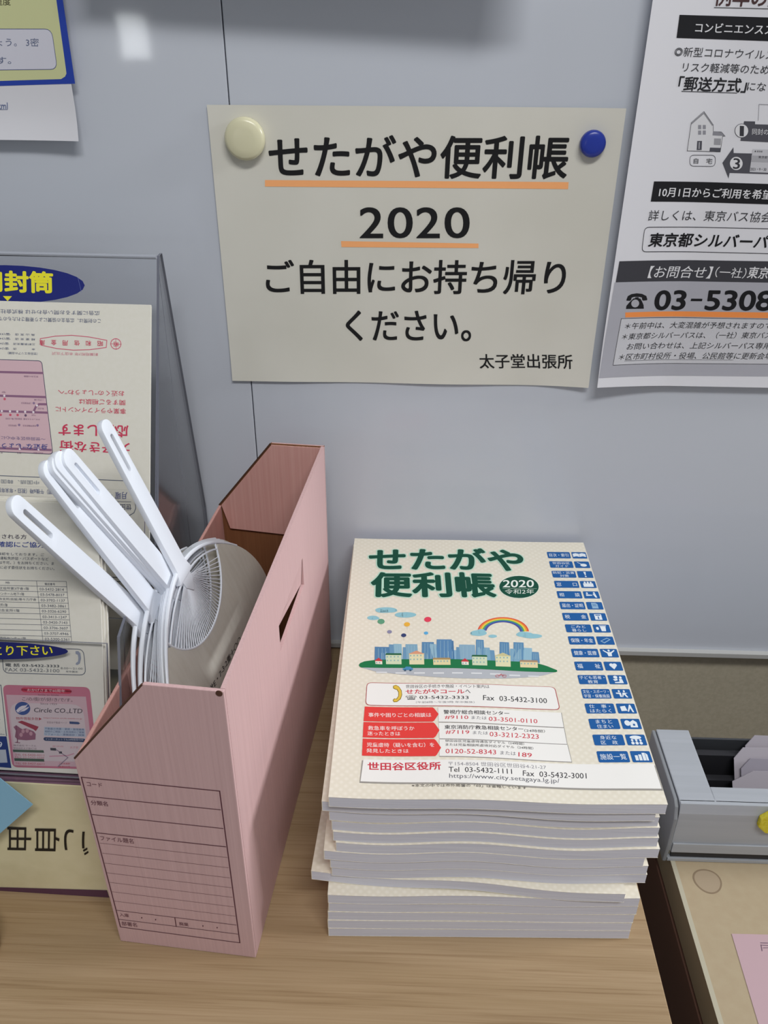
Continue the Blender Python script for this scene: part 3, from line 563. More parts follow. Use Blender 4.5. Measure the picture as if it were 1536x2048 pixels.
["p",2,"1c5a9c",[[89.51,42.26],[89.37,42.76],[89.01,43.12],[88.51,43.26],[70.21,43.26],[69.71,43.12],[69.34,42.76],[69.21,42.26],[69.21,34.33],[69.34,33.83],[69.71,33.46],[70.21,33.33],[88.51,33.33],[89.01,33.46],[89.37,33.83],[89.51,34.33]]],
["p",2,"1c5a9c",[[104.05,42.46],[103.94,42.86],[103.65,43.15],[103.25,43.26],[91.91,43.26],[91.51,43.15],[91.21,42.86],[91.11,42.46],[91.11,34.13],[91.21,33.73],[91.51,33.43],[91.91,33.33],[103.25,33.33],[103.65,33.43],[103.94,33.73],[104.05,34.13]]],
["t",3,"dfe6ec","税　　金",0.004,70.83,35.71,17.05,0.0,0.0,5.16],
["p",3,"dfe6ec",[[94.78,41.69],[100.37,41.69],[100.37,34.52],[94.78,34.52]]],
["p",4,"1c5a9c",[[95.62,40.93],[99.53,40.93],[99.53,39.8],[95.62,39.8]]],
["p",4,"1c5a9c",[[97.16,38.67],[98.0,38.67],[98.0,35.27],[97.16,35.27]]],
["p",2,"1c5a9c",[[89.51,27.42],[89.37,27.92],[89.01,28.29],[88.51,28.42],[70.21,28.42],[69.71,28.29],[69.34,27.92],[69.21,27.42],[69.21,19.52],[69.34,19.02],[69.71,18.65],[70.21,18.52],[88.51,18.52],[89.01,18.65],[89.37,19.02],[89.51,19.52]]],
["p",2,"1c5a9c",[[104.05,27.62],[103.94,28.02],[103.65,28.32],[103.25,28.42],[91.91,28.42],[91.51,28.32],[91.21,28.02],[91.11,27.62],[91.11,19.32],[91.21,18.92],[91.51,18.63],[91.91,18.52],[103.25,18.52],[103.65,18.63],[103.94,18.92],[104.05,19.32]]],
["t",3,"dfe6ec","ごみと",0.0,73.74,23.87,11.23,0.0,0.0,3.57],
["t",3,"dfe6ec","暮らし",0.0,73.74,19.31,11.23,0.0,0.0,3.57],
["p",3,"dfe6ec",[[96.46,26.11],[100.92,26.11],[100.36,20.08],[97.02,20.08]]],
["p",3,"dfe6ec",[[95.91,27.23],[101.48,27.23],[101.48,26.48],[95.91,26.48]]],
["e",3,"dfe6ec",94.23,23.47,1.11,0.0,0.0,1.88],
["p",2,"1c5a9c",[[89.51,12.59],[89.37,13.09],[89.01,13.46],[88.51,13.59],[70.21,13.59],[69.71,13.46],[69.34,13.09],[69.21,12.59],[69.21,4.71],[69.34,4.21],[69.71,3.84],[70.21,3.71],[88.51,3.71],[89.01,3.84],[89.37,4.21],[89.51,4.71]]],
["p",2,"1c5a9c",[[104.05,12.79],[103.94,13.19],[103.65,13.48],[103.25,13.59],[91.91,13.59],[91.51,13.48],[91.21,13.19],[91.11,12.79],[91.11,4.51],[91.21,4.11],[91.51,3.82],[91.91,3.71],[103.25,3.71],[103.65,3.82],[103.94,4.11],[104.05,4.51]]],
["t",3,"dfe6ec","保険・年金",0.004,70.83,6.08,17.05,0.0,0.0,5.14],
["p",3,"8fb0cc",[[93.41,7.9],[99.24,12.03],[101.74,9.78],[96.19,5.27]]],
["p",4,"1c5a9c",[[94.52,8.09],[99.24,11.09],[100.63,9.78],[96.19,6.4]]],
["p",2,"1c5a9c",[[89.51,-2.24],[89.37,-1.74],[89.01,-1.38],[88.51,-1.24],[70.21,-1.24],[69.71,-1.38],[69.34,-1.74],[69.21,-2.24],[69.21,-10.1],[69.34,-10.6],[69.71,-10.96],[70.21,-11.1],[88.51,-11.1],[89.01,-10.96],[89.37,-10.6],[89.51,-10.1]]],
["p",2,"1c5a9c",[[104.05,-2.04],[103.94,-1.64],[103.65,-1.35],[103.25,-1.24],[91.91,-1.24],[91.51,-1.35],[91.21,-1.64],[91.11,-2.04],[91.11,-10.3],[91.21,-10.7],[91.51,-10.99],[91.91,-11.1],[103.25,-11.1],[103.65,-10.99],[103.94,-10.7],[104.05,-10.3]]],
["t",3,"dfe6ec","健康・医療",0.004,70.83,-8.73,17.05,0.0,0.0,5.12],
["e",3,"dfe6ec",97.58,-3.36,0.83,0.0,0.0,1.12],
["p",3,"dfe6ec",[[93.42,-2.42],[96.19,-5.05],[98.96,-5.05],[101.73,-2.42],[102.01,-3.55],[99.24,-6.54],[98.96,-9.91],[96.19,-9.91],[95.91,-6.54],[93.14,-3.55]]],
["p",2,"1c5a9c",[[89.51,-17.07],[89.37,-16.57],[89.01,-16.21],[88.51,-16.07],[70.21,-16.07],[69.71,-16.21],[69.34,-16.57],[69.21,-17.07],[69.21,-24.91],[69.34,-25.41],[69.71,-25.77],[70.21,-25.91],[88.51,-25.91],[89.01,-25.77],[89.37,-25.41],[89.51,-24.91]]],
["p",2,"1c5a9c",[[104.05,-16.87],[103.94,-16.47],[103.65,-16.18],[103.25,-16.07],[91.91,-16.07],[91.51,-16.18],[91.21,-16.47],[91.11,-16.87],[91.11,-25.11],[91.21,-25.51],[91.51,-25.8],[91.91,-25.91],[103.25,-25.91],[103.65,-25.8],[103.94,-25.51],[104.05,-25.11]]],
["t",3,"dfe6ec","福　　祉",0.004,70.83,-23.55,17.05,0.0,0.0,5.11],
["e",3,"dfe6ec",96.33,-19.87,1.52,0.0,0.0,1.87],
["e",3,"dfe6ec",98.82,-19.87,1.52,0.0,0.0,1.87],
["p",3,"dfe6ec",[[94.87,-20.43],[100.29,-20.43],[97.58,-24.73]]],
["p",2,"1c5a9c",[[89.51,-31.91],[89.37,-31.41],[89.01,-31.04],[88.51,-30.91],[70.21,-30.91],[69.71,-31.04],[69.34,-31.41],[69.21,-31.91],[69.21,-39.71],[69.34,-40.21],[69.71,-40.58],[70.21,-40.71],[88.51,-40.71],[89.01,-40.58],[89.37,-40.21],[89.51,-39.71]]],
["p",2,"1c5a9c",[[104.05,-31.71],[103.94,-31.31],[103.65,-31.01],[103.25,-30.91],[91.91,-30.91],[91.51,-31.01],[91.21,-31.31],[91.11,-31.71],[91.11,-39.91],[91.21,-40.31],[91.51,-40.61],[91.91,-40.71],[103.25,-40.71],[103.65,-40.61],[103.94,-40.31],[104.05,-39.91]]],
["t",3,"dfe6ec","子ども若者・",0.0,70.22,-35.42,18.27,0.0,0.0,3.53],
["t",3,"dfe6ec","教育",0.0,75.65,-39.93,7.41,0.0,0.0,3.53],
["e",3,"dfe6ec",96.47,-33.2,1.52,0.0,0.0,1.49],
["p",3,"dfe6ec",[[94.27,-35.44],[97.58,-34.69],[97.58,-36.56],[95.37,-37.3]]],
["e",3,"dfe6ec",100.06,-33.57,0.97,0.0,0.0,1.3],
["p",3,"dfe6ec",[[98.68,-35.07],[100.89,-35.07],[101.44,-39.54],[95.09,-39.54],[95.09,-38.42],[98.68,-38.05]]],
["p",2,"1c5a9c",[[89.51,-46.74],[89.37,-46.24],[89.01,-45.87],[88.51,-45.74],[70.21,-45.74],[69.71,-45.87],[69.34,-46.24],[69.21,-46.74],[69.21,-54.52],[69.34,-55.02],[69.71,-55.39],[70.21,-55.52],[88.51,-55.52],[89.01,-55.39],[89.37,-55.02],[89.51,-54.52]]],
["p",2,"1c5a9c",[[104.05,-46.54],[103.94,-46.14],[103.65,-45.85],[103.25,-45.74],[91.91,-45.74],[91.51,-45.85],[91.21,-46.14],[91.11,-46.54],[91.11,-54.72],[91.21,-55.12],[91.51,-55.41],[91.91,-55.52],[103.25,-55.52],[103.65,-55.41],[103.94,-55.12],[104.05,-54.72]]],
["t",3,"dfe6ec","文化・スポーツ・",0.0,70.22,-50.24,18.27,0.0,0.0,3.52],
["t",3,"dfe6ec","学習・保養施設",0.0,70.22,-54.74,18.27,0.0,0.0,3.52],
["e",3,"dfe6ec",95.93,-48.03,0.69,0.0,0.0,1.12],
["p",3,"dfe6ec",[[93.45,-49.52],[97.03,-49.52],[97.03,-53.98],[95.93,-53.98],[95.65,-51.0],[93.45,-50.63]]],
["e",3,"dfe6ec",99.5,-48.03,0.69,0.0,0.0,1.12],
["p",3,"dfe6ec",[[98.13,-49.52],[101.98,-49.89],[100.05,-50.63],[101.43,-54.35],[100.33,-54.35],[98.95,-51.37],[97.58,-54.35],[97.3,-53.6]]],
["p",2,"1c5a9c",[[89.51,-61.57],[89.37,-61.07],[89.01,-60.71],[88.51,-60.57],[70.21,-60.57],[69.71,-60.71],[69.34,-61.07],[69.21,-61.57],[69.21,-69.33],[69.34,-69.83],[69.71,-70.2],[70.21,-70.33],[88.51,-70.33],[89.01,-70.2],[89.37,-69.83],[89.51,-69.33]]],
["p",2,"1c5a9c",[[104.05,-61.37],[103.94,-60.97],[103.65,-60.68],[103.25,-60.57],[91.91,-60.57],[91.51,-60.68],[91.21,-60.97],[91.11,-61.37],[91.11,-69.53],[91.21,-69.93],[91.51,-70.22],[91.91,-70.33],[103.25,-70.33],[103.65,-70.22],[103.94,-69.93],[104.05,-69.53]]],
["t",3,"dfe6ec","仕　事・",0.0,71.98,-65.06,14.75,0.0,0.0,3.51],
["t",3,"dfe6ec","はたらく",0.0,71.98,-69.55,14.75,0.0,0.0,3.51],
["p",3,"dfe6ec",[[93.46,-63.6],[97.03,-62.86],[97.85,-67.68],[93.74,-68.05]]],
["p",3,"dfe6ec",[[100.05,-61.74],[100.87,-61.74],[102.24,-69.16],[101.14,-69.16],[100.18,-65.08],[98.67,-68.79],[97.85,-68.42]]],
["p",2,"1c5a9c",[[89.51,-76.41],[89.37,-75.91],[89.01,-75.54],[88.51,-75.41],[70.21,-75.41],[69.71,-75.54],[69.34,-75.91],[69.21,-76.41],[69.21,-84.14],[69.34,-84.64],[69.71,-85.0],[70.21,-85.14],[88.51,-85.14],[89.01,-85.0],[89.37,-84.64],[89.51,-84.14]]],
["p",2,"1c5a9c",[[104.05,-76.21],[103.94,-75.81],[103.65,-75.51],[103.25,-75.41],[91.91,-75.41],[91.51,-75.51],[91.21,-75.81],[91.11,-76.21],[91.11,-84.34],[91.21,-84.74],[91.51,-85.03],[91.91,-85.14],[103.25,-85.14],[103.65,-85.03],[103.94,-84.74],[104.05,-84.34]]],
["t",3,"dfe6ec","まちと",0.0,73.84,-79.88,11.04,0.0,0.0,3.5],
["t",3,"dfe6ec","住まい",0.0,73.84,-84.36,11.04,0.0,0.0,3.5],
["e",3,"dfe6ec",95.11,-79.53,1.92,0.0,0.0,2.59],
["p",3,"dfe6ec",[[96.76,-78.79],[99.49,-76.57],[101.68,-78.79],[101.68,-83.6],[96.76,-83.6]]],
["p",4,"1c5a9c",[[98.67,-80.27],[100.04,-80.27],[100.04,-82.12],[98.67,-82.12]]],
["p",2,"1c5a9c",[[89.51,-91.24],[89.37,-90.74],[89.01,-90.37],[88.51,-90.24],[70.21,-90.24],[69.71,-90.37],[69.34,-90.74],[69.21,-91.24],[69.21,-98.95],[69.34,-99.45],[69.71,-99.81],[70.21,-99.95],[88.51,-99.95],[89.01,-99.81],[89.37,-99.45],[89.51,-98.95]]],
["p",2,"1c5a9c",[[104.05,-91.04],[103.94,-90.64],[103.65,-90.34],[103.25,-90.24],[91.91,-90.24],[91.51,-90.34],[91.21,-90.64],[91.11,-91.04],[91.11,-99.15],[91.21,-99.55],[91.51,-99.84],[91.91,-99.95],[103.25,-99.95],[103.65,-99.84],[103.94,-99.55],[104.05,-99.15]]],
["t",3,"dfe6ec","身近な",0.0,73.85,-94.7,11.01,0.0,0.0,3.49],
["t",3,"dfe6ec","区　政",0.0,73.85,-99.17,11.01,0.0,0.0,3.49],
["e",3,"dfe6ec",97.58,-92.88,3.82,0.0,0.0,1.66],
["e",3,"dfe6ec",94.85,-95.46,0.76,0.0,0.0,1.11],
["e",3,"dfe6ec",97.58,-95.46,0.76,0.0,0.0,1.11],
["e",3,"dfe6ec",100.31,-95.46,0.76,0.0,0.0,1.11],
["e",3,"dfe6ec",94.85,-98.04,1.09,0.0,0.0,1.29],
["e",3,"dfe6ec",97.58,-98.04,1.09,0.0,0.0,1.29],
["e",3,"dfe6ec",100.31,-98.04,1.09,0.0,0.0,1.29],
["p",2,"1c5a9c",[[89.51,-106.07],[89.37,-105.57],[89.01,-105.2],[88.51,-105.07],[70.21,-105.07],[69.71,-105.2],[69.34,-105.57],[69.21,-106.07],[69.21,-113.75],[69.34,-114.25],[69.71,-114.62],[70.21,-114.75],[88.51,-114.75],[89.01,-114.62],[89.37,-114.25],[89.51,-113.75]]],
["p",2,"1c5a9c",[[104.05,-105.87],[103.94,-105.47],[103.65,-105.18],[103.25,-105.07],[91.91,-105.07],[91.51,-105.18],[91.21,-105.47],[91.11,-105.87],[91.11,-113.95],[91.21,-114.35],[91.51,-114.65],[91.91,-114.75],[103.25,-114.75],[103.65,-114.65],[103.94,-114.35],[104.05,-113.95]]],
["t",3,"dfe6ec","施設一覧",0.004,70.83,-112.43,17.05,0.0,0.0,5.04],
["p",3,"dfe6ec",[[93.49,-113.22],[95.4,-113.22],[95.4,-108.81],[93.49,-108.81]]],
["p",3,"dfe6ec",[[95.94,-113.22],[97.85,-113.22],[97.85,-108.07],[95.94,-108.07]]],
["p",3,"dfe6ec",[[98.39,-113.22],[100.3,-113.22],[100.3,-106.6],[98.39,-106.6]]],
["p",3,"dfe6ec",[[100.57,-113.22],[101.93,-113.22],[101.93,-108.07],[100.57,-106.6]]]],"form":[["l",2,"5c3440",0.7,1,[[-94.31,164.29],[-9.67,164.82],[-9.86,15.84],[-93.51,17.13]]],
["l",2,"5c3440",0.6,0,[[-93.66,147.71],[-10.51,148.48]]],
["l",2,"5c3440",0.6,0,[[-93.6,131.4],[-10.46,131.73]]],
["l",2,"5c3440",0.7,0,[[-93.46,114.42],[-10.37,114.8]]],
["l",2,"5c3440",0.25,0,[[-93.04,104.72],[-10.45,104.63]]],
["l",2,"5c3440",0.25,0,[[-93.08,94.91],[-10.6,94.67]]],
["l",2,"5c3440",0.25,0,[[-93.29,85.02],[-10.54,84.7]]],
["l",2,"5c3440",0.25,0,[[-93.46,75.25],[-10.56,74.81]]],
["l",2,"5c3440",0.25,0,[[-93.3,65.5],[-10.56,64.9]]],
["l",2,"5c3440",0.25,0,[[-93.31,55.71],[-10.54,54.95]]],
["l",2,"5c3440",0.25,0,[[-93.33,45.73],[-10.5,45.13]]],
["l",2,"5c3440",0.5,0,[[-93.32,35.73],[-10.53,35.44]]],
["l",2,"5c3440",0.5,0,[[-93.47,25.84],[-10.37,25.45]]],
["l",2,"5c3440",0.6,0,[[-52.79,35.6],[-53.06,25.2]]],
["t",3,"6c4450","コード",0.0,-91.97,157.07,9.57,0.26,0.12,3.69],
["t",3,"6c4450","分類名",0.008,-92.36,140.47,10.63,0.18,0.19,4.22],
["t",3,"6c4450","ファイル題名",0.004,-92.07,107.55,21.79,0.37,0.13,4.62],
["t",3,"6c4450","入庫",0.004,-91.87,29.4,6.48,-0.05,0.03,4.04],
["t",3,"6c4450","廃棄",0.008,-50.55,27.32,6.52,0.14,-0.14,3.86],
["t",3,"6c4450","部署名",0.006,-92.03,19.24,10.85,0.3,0.11,4.62],
["e",2,"5c3440",-76.45,30.74,0.42,0.08,0.12,0.83],
["e",2,"5c3440",-66.77,30.5,0.42,0.08,0.11,0.83],
["e",2,"5c3440",-34.04,29.89,0.41,0.08,0.09,0.83],
["e",2,"5c3440",-24.26,29.86,0.41,0.08,0.08,0.82]],"envelope_upper":[["t",3,"5a6280","広告に関するお問い合わせは 株式会社郵宣企画",0.0,-40.3,-39.41,-89.99,-0.68,0.06,-3.14],
["t",3,"5a6280","この封筒は、広告主の協賛により寄贈されたもので",0.0,-39.48,-45.0,-75.38,-0.25,0.06,-3.14],
["l",2,"d06078",0.5,1,[[-84.03,-60.35],[-72.88,-58.22],[-60.71,-57.27],[-47.52,-58.17],[-34.84,-60.17],[-35.25,-65.29],[-47.35,-67.23],[-59.51,-67.9],[-71.71,-67.09],[-83.45,-64.98]]],
["t",3,"c83858","昭",0.01,-37.86,-60.7,-3.84,0.05,0.07,-3.64],
["t",3,"c83858","和",0.01,-46.41,-60.82,-3.85,0.05,0.07,-3.64],
["t",3,"c83858","信",0.01,-54.96,-60.93,-3.85,0.05,0.07,-3.65],
["t",3,"c83858","用",0.01,-63.53,-61.05,-3.86,0.05,0.06,-3.65],
["t",3,"c83858","金",0.01,-72.11,-61.17,-3.86,0.05,0.06,-3.65],
["t",3,"c83858","庫",0.01,-80.71,-61.29,-3.87,0.05,0.06,-3.65],
["l",2,"d06078",0.5,0,[[-24.5,-62.48],[-24.65,-61.52],[-25.04,-60.62],[-25.65,-59.86],[-26.43,-59.27],[-27.34,-58.91],[-28.31,-58.8],[-29.27,-58.94],[-30.16,-59.32],[-30.93,-59.93],[-31.5,-60.71],[-31.86,-61.62],[-31.97,-62.59],[-31.82,-63.55],[-31.43,-64.45],[-30.82,-65.21],[-30.03,-65.8],[-29.13,-66.16],[-28.16,-66.27],[-27.19,-66.13],[-26.3,-65.74],[-25.54,-65.14],[-24.96,-64.36],[-24.61,-63.45],[-24.5,-62.48]]],
["l",2,"d06078",0.3,0,[[-32.27,-62.59],[-23.99,-62.67]]],
["l",2,"d06078",0.3,0,[[-28.31,-58.6],[-27.94,-66.76]]],
["t",3,"c83858","昭",0.01,-26.45,-61.03,-3.33,-0.05,0.06,-3.15],
["t",3,"d08090","創業昭和7年 本店下北沢",0,-41.23,-69.51,-34.2,-0.0,0.04,-2.17],
["t",3,"5a6280","烏 山 支 店　☎(330",0.0,-87.96,-56.75,-27.77,-0.17,0.03,-1.78],
["t",3,"5a6280","経 堂 支 店　☎(342",0.0,-87.91,-60.01,-27.78,-0.18,0.03,-1.78],
["t",3,"5a6280","三軒茶屋支店　☎(342",0.0,-87.85,-63.56,-27.79,-0.19,0.03,-1.78],
["t",3,"5a6280","本　　　　店　☎(342",0.0,-87.8,-67.12,-27.8,-0.2,0.03,-1.78],
["t",3,"5a6280","（世田谷エリアの店舗）",0.0,-85.91,-70.36,-22.27,-0.03,0.03,-1.88],
["t",3,"c83858","お近くの“しょうわ”へ",0.006,-21.99,-96.16,-48.72,-0.32,0.08,-3.85],
["t",3,"c83858","関するご相談は",0.008,-21.15,-102.57,-34.18,-0.19,0.08,-3.96],
["t",3,"c83858","事業やライフイベントに",0.008,-20.51,-108.8,-52.03,-0.03,0.08,-3.96],
["p",1,"4a4a62",[[-120.57,-79.02],[-120.4,-77.71],[-119.85,-76.77],[-118.92,-76.21],[-117.61,-76.03],[-85.77,-76.05],[-84.43,-76.24],[-83.42,-76.8],[-82.74,-77.73],[-82.39,-79.03],[-74.59,-140.9],[-74.61,-142.2],[-75.06,-143.12],[-75.92,-143.67],[-77.21,-143.84],[-116.75,-143.35],[-118.06,-143.14],[-119.0,-142.57],[-119.58,-141.62],[-119.78,-140.31]]],
["p",2,"d0b0b8",[[-120.57,-79.12],[-120.42,-77.98],[-119.94,-77.17],[-119.14,-76.68],[-118.0,-76.52],[-85.77,-76.55],[-84.61,-76.71],[-83.73,-77.2],[-83.15,-78.0],[-82.84,-79.13],[-75.06,-140.8],[-75.08,-141.93],[-75.46,-142.73],[-76.22,-143.2],[-77.33,-143.35],[-117.15,-142.84],[-118.29,-142.66],[-119.11,-142.17],[-119.61,-141.35],[-119.78,-140.21]]],
["l",3,"8a6480",1.6,0,[[-115.36,-85.28],[-81.6,-85.05]]],
["l",3,"8a6480",1.6,0,[[-115.13,-102.4],[-79.59,-102.39]]],
["l",3,"8a6480",1.6,0,[[-114.98,-113.58],[-78.08,-113.61]]],
["l",3,"8a6480",1.6,0,[[-114.63,-140.6],[-75.39,-140.6]]],
["l",3,"8a6480",1.6,0,[[-88.83,-113.1],[-87.15,-109.49],[-84.82,-107.65],[-79.0,-107.55]]],
["e",4,"e8dce4",-110.72,-102.33,0.82,0.01,-0.01,0.8],
["e",4,"e8dce4",-112.62,-113.54,0.82,0.01,-0.01,0.8],
["e",4,"e8dce4",-106.46,-113.52,0.82,0.01,-0.01,0.8],
["e",4,"e8dce4",-101.02,-113.52,0.82,0.01,-0.01,0.8],
["e",4,"e8dce4",-95.17,-113.52,0.82,0.01,-0.01,0.8],
["e",4,"e8dce4",-89.03,-113.51,0.82,0.01,-0.01,0.8],
["e",4,"e8dce4",-86.34,-108.68,0.82,0.01,-0.01,0.8],
["e",4,"e8dce4",-99.19,-140.68,0.82,0.02,-0.01,0.8],
["e",4,"e8dce4",-85.13,-140.6,0.82,0.02,-0.01,0.8],
["e",3,"c85870",-110.48,-104.72,0.92,0.02,-0.01,0.9],
["e",3,"c85870",-106.22,-116.11,0.92,0.02,-0.01,0.9],
["e",3,"c85870",-100.78,-116.01,0.92,0.02,-0.01,0.9],
["e",3,"c85870",-94.83,-116.11,0.92,0.02,-0.01,0.9],
["e",3,"c85870",-113.41,-116.25,0.92,0.02,-0.01,0.9],
["e",3,"8c7494",-88.72,-107.03,0.92,0.02,-0.01,0.9],
["e",3,"8c7494",-94.83,-116.11,0.92,0.02,-0.01,0.9],
["e",3,"8c7494",-99.23,-138.18,0.92,0.02,-0.01,0.9],
["e",3,"8c7494",-85.68,-137.71,0.92,0.02,-0.01,0.9],
["e",3,"8c7494",-99.65,-123.18,0.92,0.02,-0.01,0.9],
["e",3,"8c7494",-85.91,-123.02,0.92,0.02,-0.01,0.9],
["t",4,"7a5a78","京王井の頭線",0,-85.45,-87.1,-10.63,-0.07,0.02,-1.29],
["t",4,"7a5a78","下高井戸",0,-109.53,-99.12,-3.08,0.05,0.02,-1.29],
["t",4,"7a5a78","二子玉川線",0,-81.3,-103.91,-7.16,-0.02,0.02,-1.29],
["t",4,"7a5a78","三軒茶屋支店",0,-90.46,-106.56,-7.68,-0.04,0.02,-1.29],
["t",4,"7a5a78","世田谷支店",0,-97.46,-118.15,-5.64,-0.0,0.02,-1.3],
["t",4,"7a5a78","梅ヶ丘支店",0,-103.82,-118.27,-5.96,-0.01,0.02,-1.3],
["t",4,"7a5a78","下北沢",0,-87.06,-115.07,-3.28,0.04,0.02,-1.3],
["t",4,"7a5a78","サザンテラス方面",0,-84.15,-118.0,-12.29,-0.13,0.02,-1.3],
["t",4,"7a5a78","祖師谷支店",0,-101.5,-123.12,-6.16,-0.02,0.02,-1.3],
["t",4,"7a5a78","成城学園前支店",0,-86.94,-122.84,-9.94,-0.09,0.02,-1.3],
["t",4,"7a5a78","成城学園前",0,-81.71,-142.53,-7.18,-0.05,0.02,-1.3],
["t",4,"7a5a78","喜多見",0,-98.13,-142.86,-3.08,0.04,0.02,-1.3],
["t",4,"7a5a78","烏山支店",0,-81.2,-110.18,-4.6,0.02,0.02,-1.29],
["t",4,"7a5a78","登戸",0,-112.02,-143.15,-1.55,0.07,0.02,-1.3],
["t",3,"c83858","応援します",0.018,-18.74,-120.88,-51.55,-0.37,0.18,-8.63],
["t",3,"c83858","大好きな街",0.016,-17.67,-133.67,-51.71,0.17,0.17,-7.95],
["t",4,"3a4488","身近な“しょうわ",0.012,-78.43,-136.48,-40.37,-0.31,0.07,-4.2],
["t",4,"5a5080","〜世田谷区を中心に1",0.004,-80.04,-131.72,-34.7,0.02,0.04,-2.4],
["l",2,"5c6478",0.5,0,[[-119.52,-160.62],[-11.0,-161.02]]],
["t",3,"7c8290","（英語、中国語、韓国",0.0,-68.06,-163.1,-45.24,-0.2,0.05,-3.01],
["t",3,"5a6488","（夜間）午後6時（祝日・年末年始",0.01,-70.82,-169.38,-45.49,-0.03,0.06,-3.61],
["l",2,"5c6478",0.5,0,[[-13.35,-169.87],[-12.81,-180.86],[-14.07,-184.1],[-17.58,-186.19],[-61.51,-186.05]]],
["t",3,"4a5488","月曜・",0.008,-19.26,-169.2,-11.9,-0.27,0.1,-5.0],
["t",3,"4a5068","世田谷",0.012,-16.03,-177.73,-12.92,-0.31,0.09,-4.5],
["l",2,"5c6478",0.3,0,[[-31.02,-176.48],[-16.27,-176.14]]],
["l",2,"4a5088",0.8,0,[[-32.49,-205.45],[-10.05,-205.37],[-9.04,-229.01]]],
["l",2,"3c4450",0.6,0,[[-32.44,-207.97],[-14.07,-207.99],[-12.84,-242.25]]],
["l",2,"3c4450",0.6,0,[[-31.97,-231.88],[-13.06,-231.95]]],
["l",2,"3c4450",0.6,0,[[-30.89,-234.88],[-12.49,-234.76]]],
["t",3,"4a4c58","さい",0.006,-27.03,-197.77,-4.59,-0.12,0.08,-4.02],
["t",3,"4a4c58","のくらし",0.004,-14.98,-237.76,-12.78,-0.37,0.05,-2.53],
["t",3,"3c3e48","窓",0.008,-15.56,-243.85,-4.4,-0.13,0.06,-3.03],
["t",3,"4a4c58","口",0.004,-16.98,-215.11,-2.55,-0.07,0.05,-2.52],
["t",3,"4a4c58","封筒",0,-15.88,-219.11,-6.12,-0.17,0.08,-4.03]],"sticker_upper":[["e",1,"1a2470",-112.12,-21.26,59.26,0.62,-0.19,13.75],
["t",2,"e4dc30","用封筒",0.036,-130.44,-26.67,53.8,0.09,-0.38,14.77],
["p",2,"e4dc30",[[-113.64,-29.84],[-106.91,-29.76],[-110.12,-33.35]]],
["l",2,"6a76b0",0.2,0,[[-57.91,-15.31],[-55.19,-25.86]]]],"envelope_lower":[["t",3,"4c4858","請求をされる方",0.01,-67.29,156.99,29.2,0.52,0.13,2.93],
["t",3,"3c4c90","本人の確認にご協力",0.016,-72.57,151.35,45.66,1.14,0.17,3.61],
["t",3,"565c6c","本人確認をしております。ご",0,-63.29,146.35,36.21,0.66,0.08,1.78],
["t",3,"565c6c","カード・運転免許証・パスポートなど",0,-65.66,143.39,41.26,0.82,0.09,2.01],
["t",3,"565c6c","コピーは不可。）をお持ちください。ま",0,-64.1,140.48,43.06,0.89,0.09,2.07],
["t",3,"565c6c","場合に必ず委任状をお持ちください。",0,-61.43,137.49,40.62,0.6,0.09,2.07],
["t",3,"565c6c","記入。",0,-64.49,131.69,6.06,0.08,0.05,1.23],
["l",2,"565c6c",0.25,0,[[-64.56,130.0],[-13.52,131.08]]],
["l",2,"565c6c",0.25,0,[[-64.71,126.52],[-13.35,127.62]]],
["l",2,"565c6c",0.25,0,[[-64.87,122.96],[-13.18,124.1]]],
["l",2,"565c6c",0.25,0,[[-65.02,119.29],[-13.01,120.46]]],
["l",2,"565c6c",0.25,0,[[-65.18,115.61],[-12.83,116.81]]],
["l",2,"565c6c",0.25,0,[[-65.34,111.98],[-12.65,113.2]]],
["l",2,"565c6c",0.25,0,[[-65.51,108.23],[-12.47,109.48]]],
["l",2,"565c6c",0.25,0,[[-65.66,104.58],[-12.3,105.87]]],
["l",2,"565c6c",0.25,0,[[-65.82,100.87],[-12.12,102.19]]],
["l",2,"565c6c",0.25,0,[[-65.99,97.15],[-11.94,98.5]]],
["l",2,"565c6c",0.25,0,[[-66.15,93.37],[-11.76,94.75]]],
["l",2,"565c6c",0.25,0,[[-66.32,89.57],[-11.58,90.99]]],
["l",2,"565c6c",0.25,0,[[-13.52,131.08],[-11.58,90.99]]],
["l",2,"565c6c",0.25,0,[[-32.91,130.68],[-30.5,90.58]]],
["t",3,"565c6c","所　在　地",0,-66.35,127.7,15.83,0.29,0.06,1.46],
["t",3,"565c6c","電話番号",0.004,-27.7,128.11,6.8,0.11,0.05,1.51],
["t",3,"565c6c","03-5432-2814",0.0,-31.17,124.52,15.85,0.29,0.06,1.69],
["t",3,"565c6c","世田谷区役所第3庁舎1階",0.0,-64.84,123.64,26.67,0.65,0.08,1.92],
["t",3,"565c6c","03-5478-8037",0.0,-30.95,120.98,15.87,0.3,0.06,1.69],
["t",3,"565c6c","北沢タウンホール地下1階",0.0,-64.99,120.08,23.5,0.55,0.08,1.92],
["t",3,"565c6c","03-3702-1137",0.0,-30.74,117.33,15.88,0.31,0.06,1.69],
["t",3,"565c6c","玉川総合支所(仮設)等々力庁舎",0.0,-65.15,116.4,31.5,0.83,0.08,1.93],
["t",3,"565c6c","03-3482-3861",0.0,-30.52,113.67,15.9,0.31,0.06,1.7],
["t",3,"565c6c","砧総合支所1階",0.0,-65.31,112.72,12.52,0.2,0.08,1.93],
["t",3,"565c6c","03-3326-6290",0.0,-30.31,110.06,15.92,0.32,0.06,1.7],
["t",3,"565c6c","烏山総合支所1階",0.0,-65.47,109.08,20.42,0.47,0.08,1.93],
["t",3,"565c6c","03-3413-1247",0.0,-30.1,106.33,15.93,0.33,0.06,1.7],
["t",3,"565c6c","03-3420-7143",0.0,-29.88,102.7,15.95,0.33,0.06,1.71],
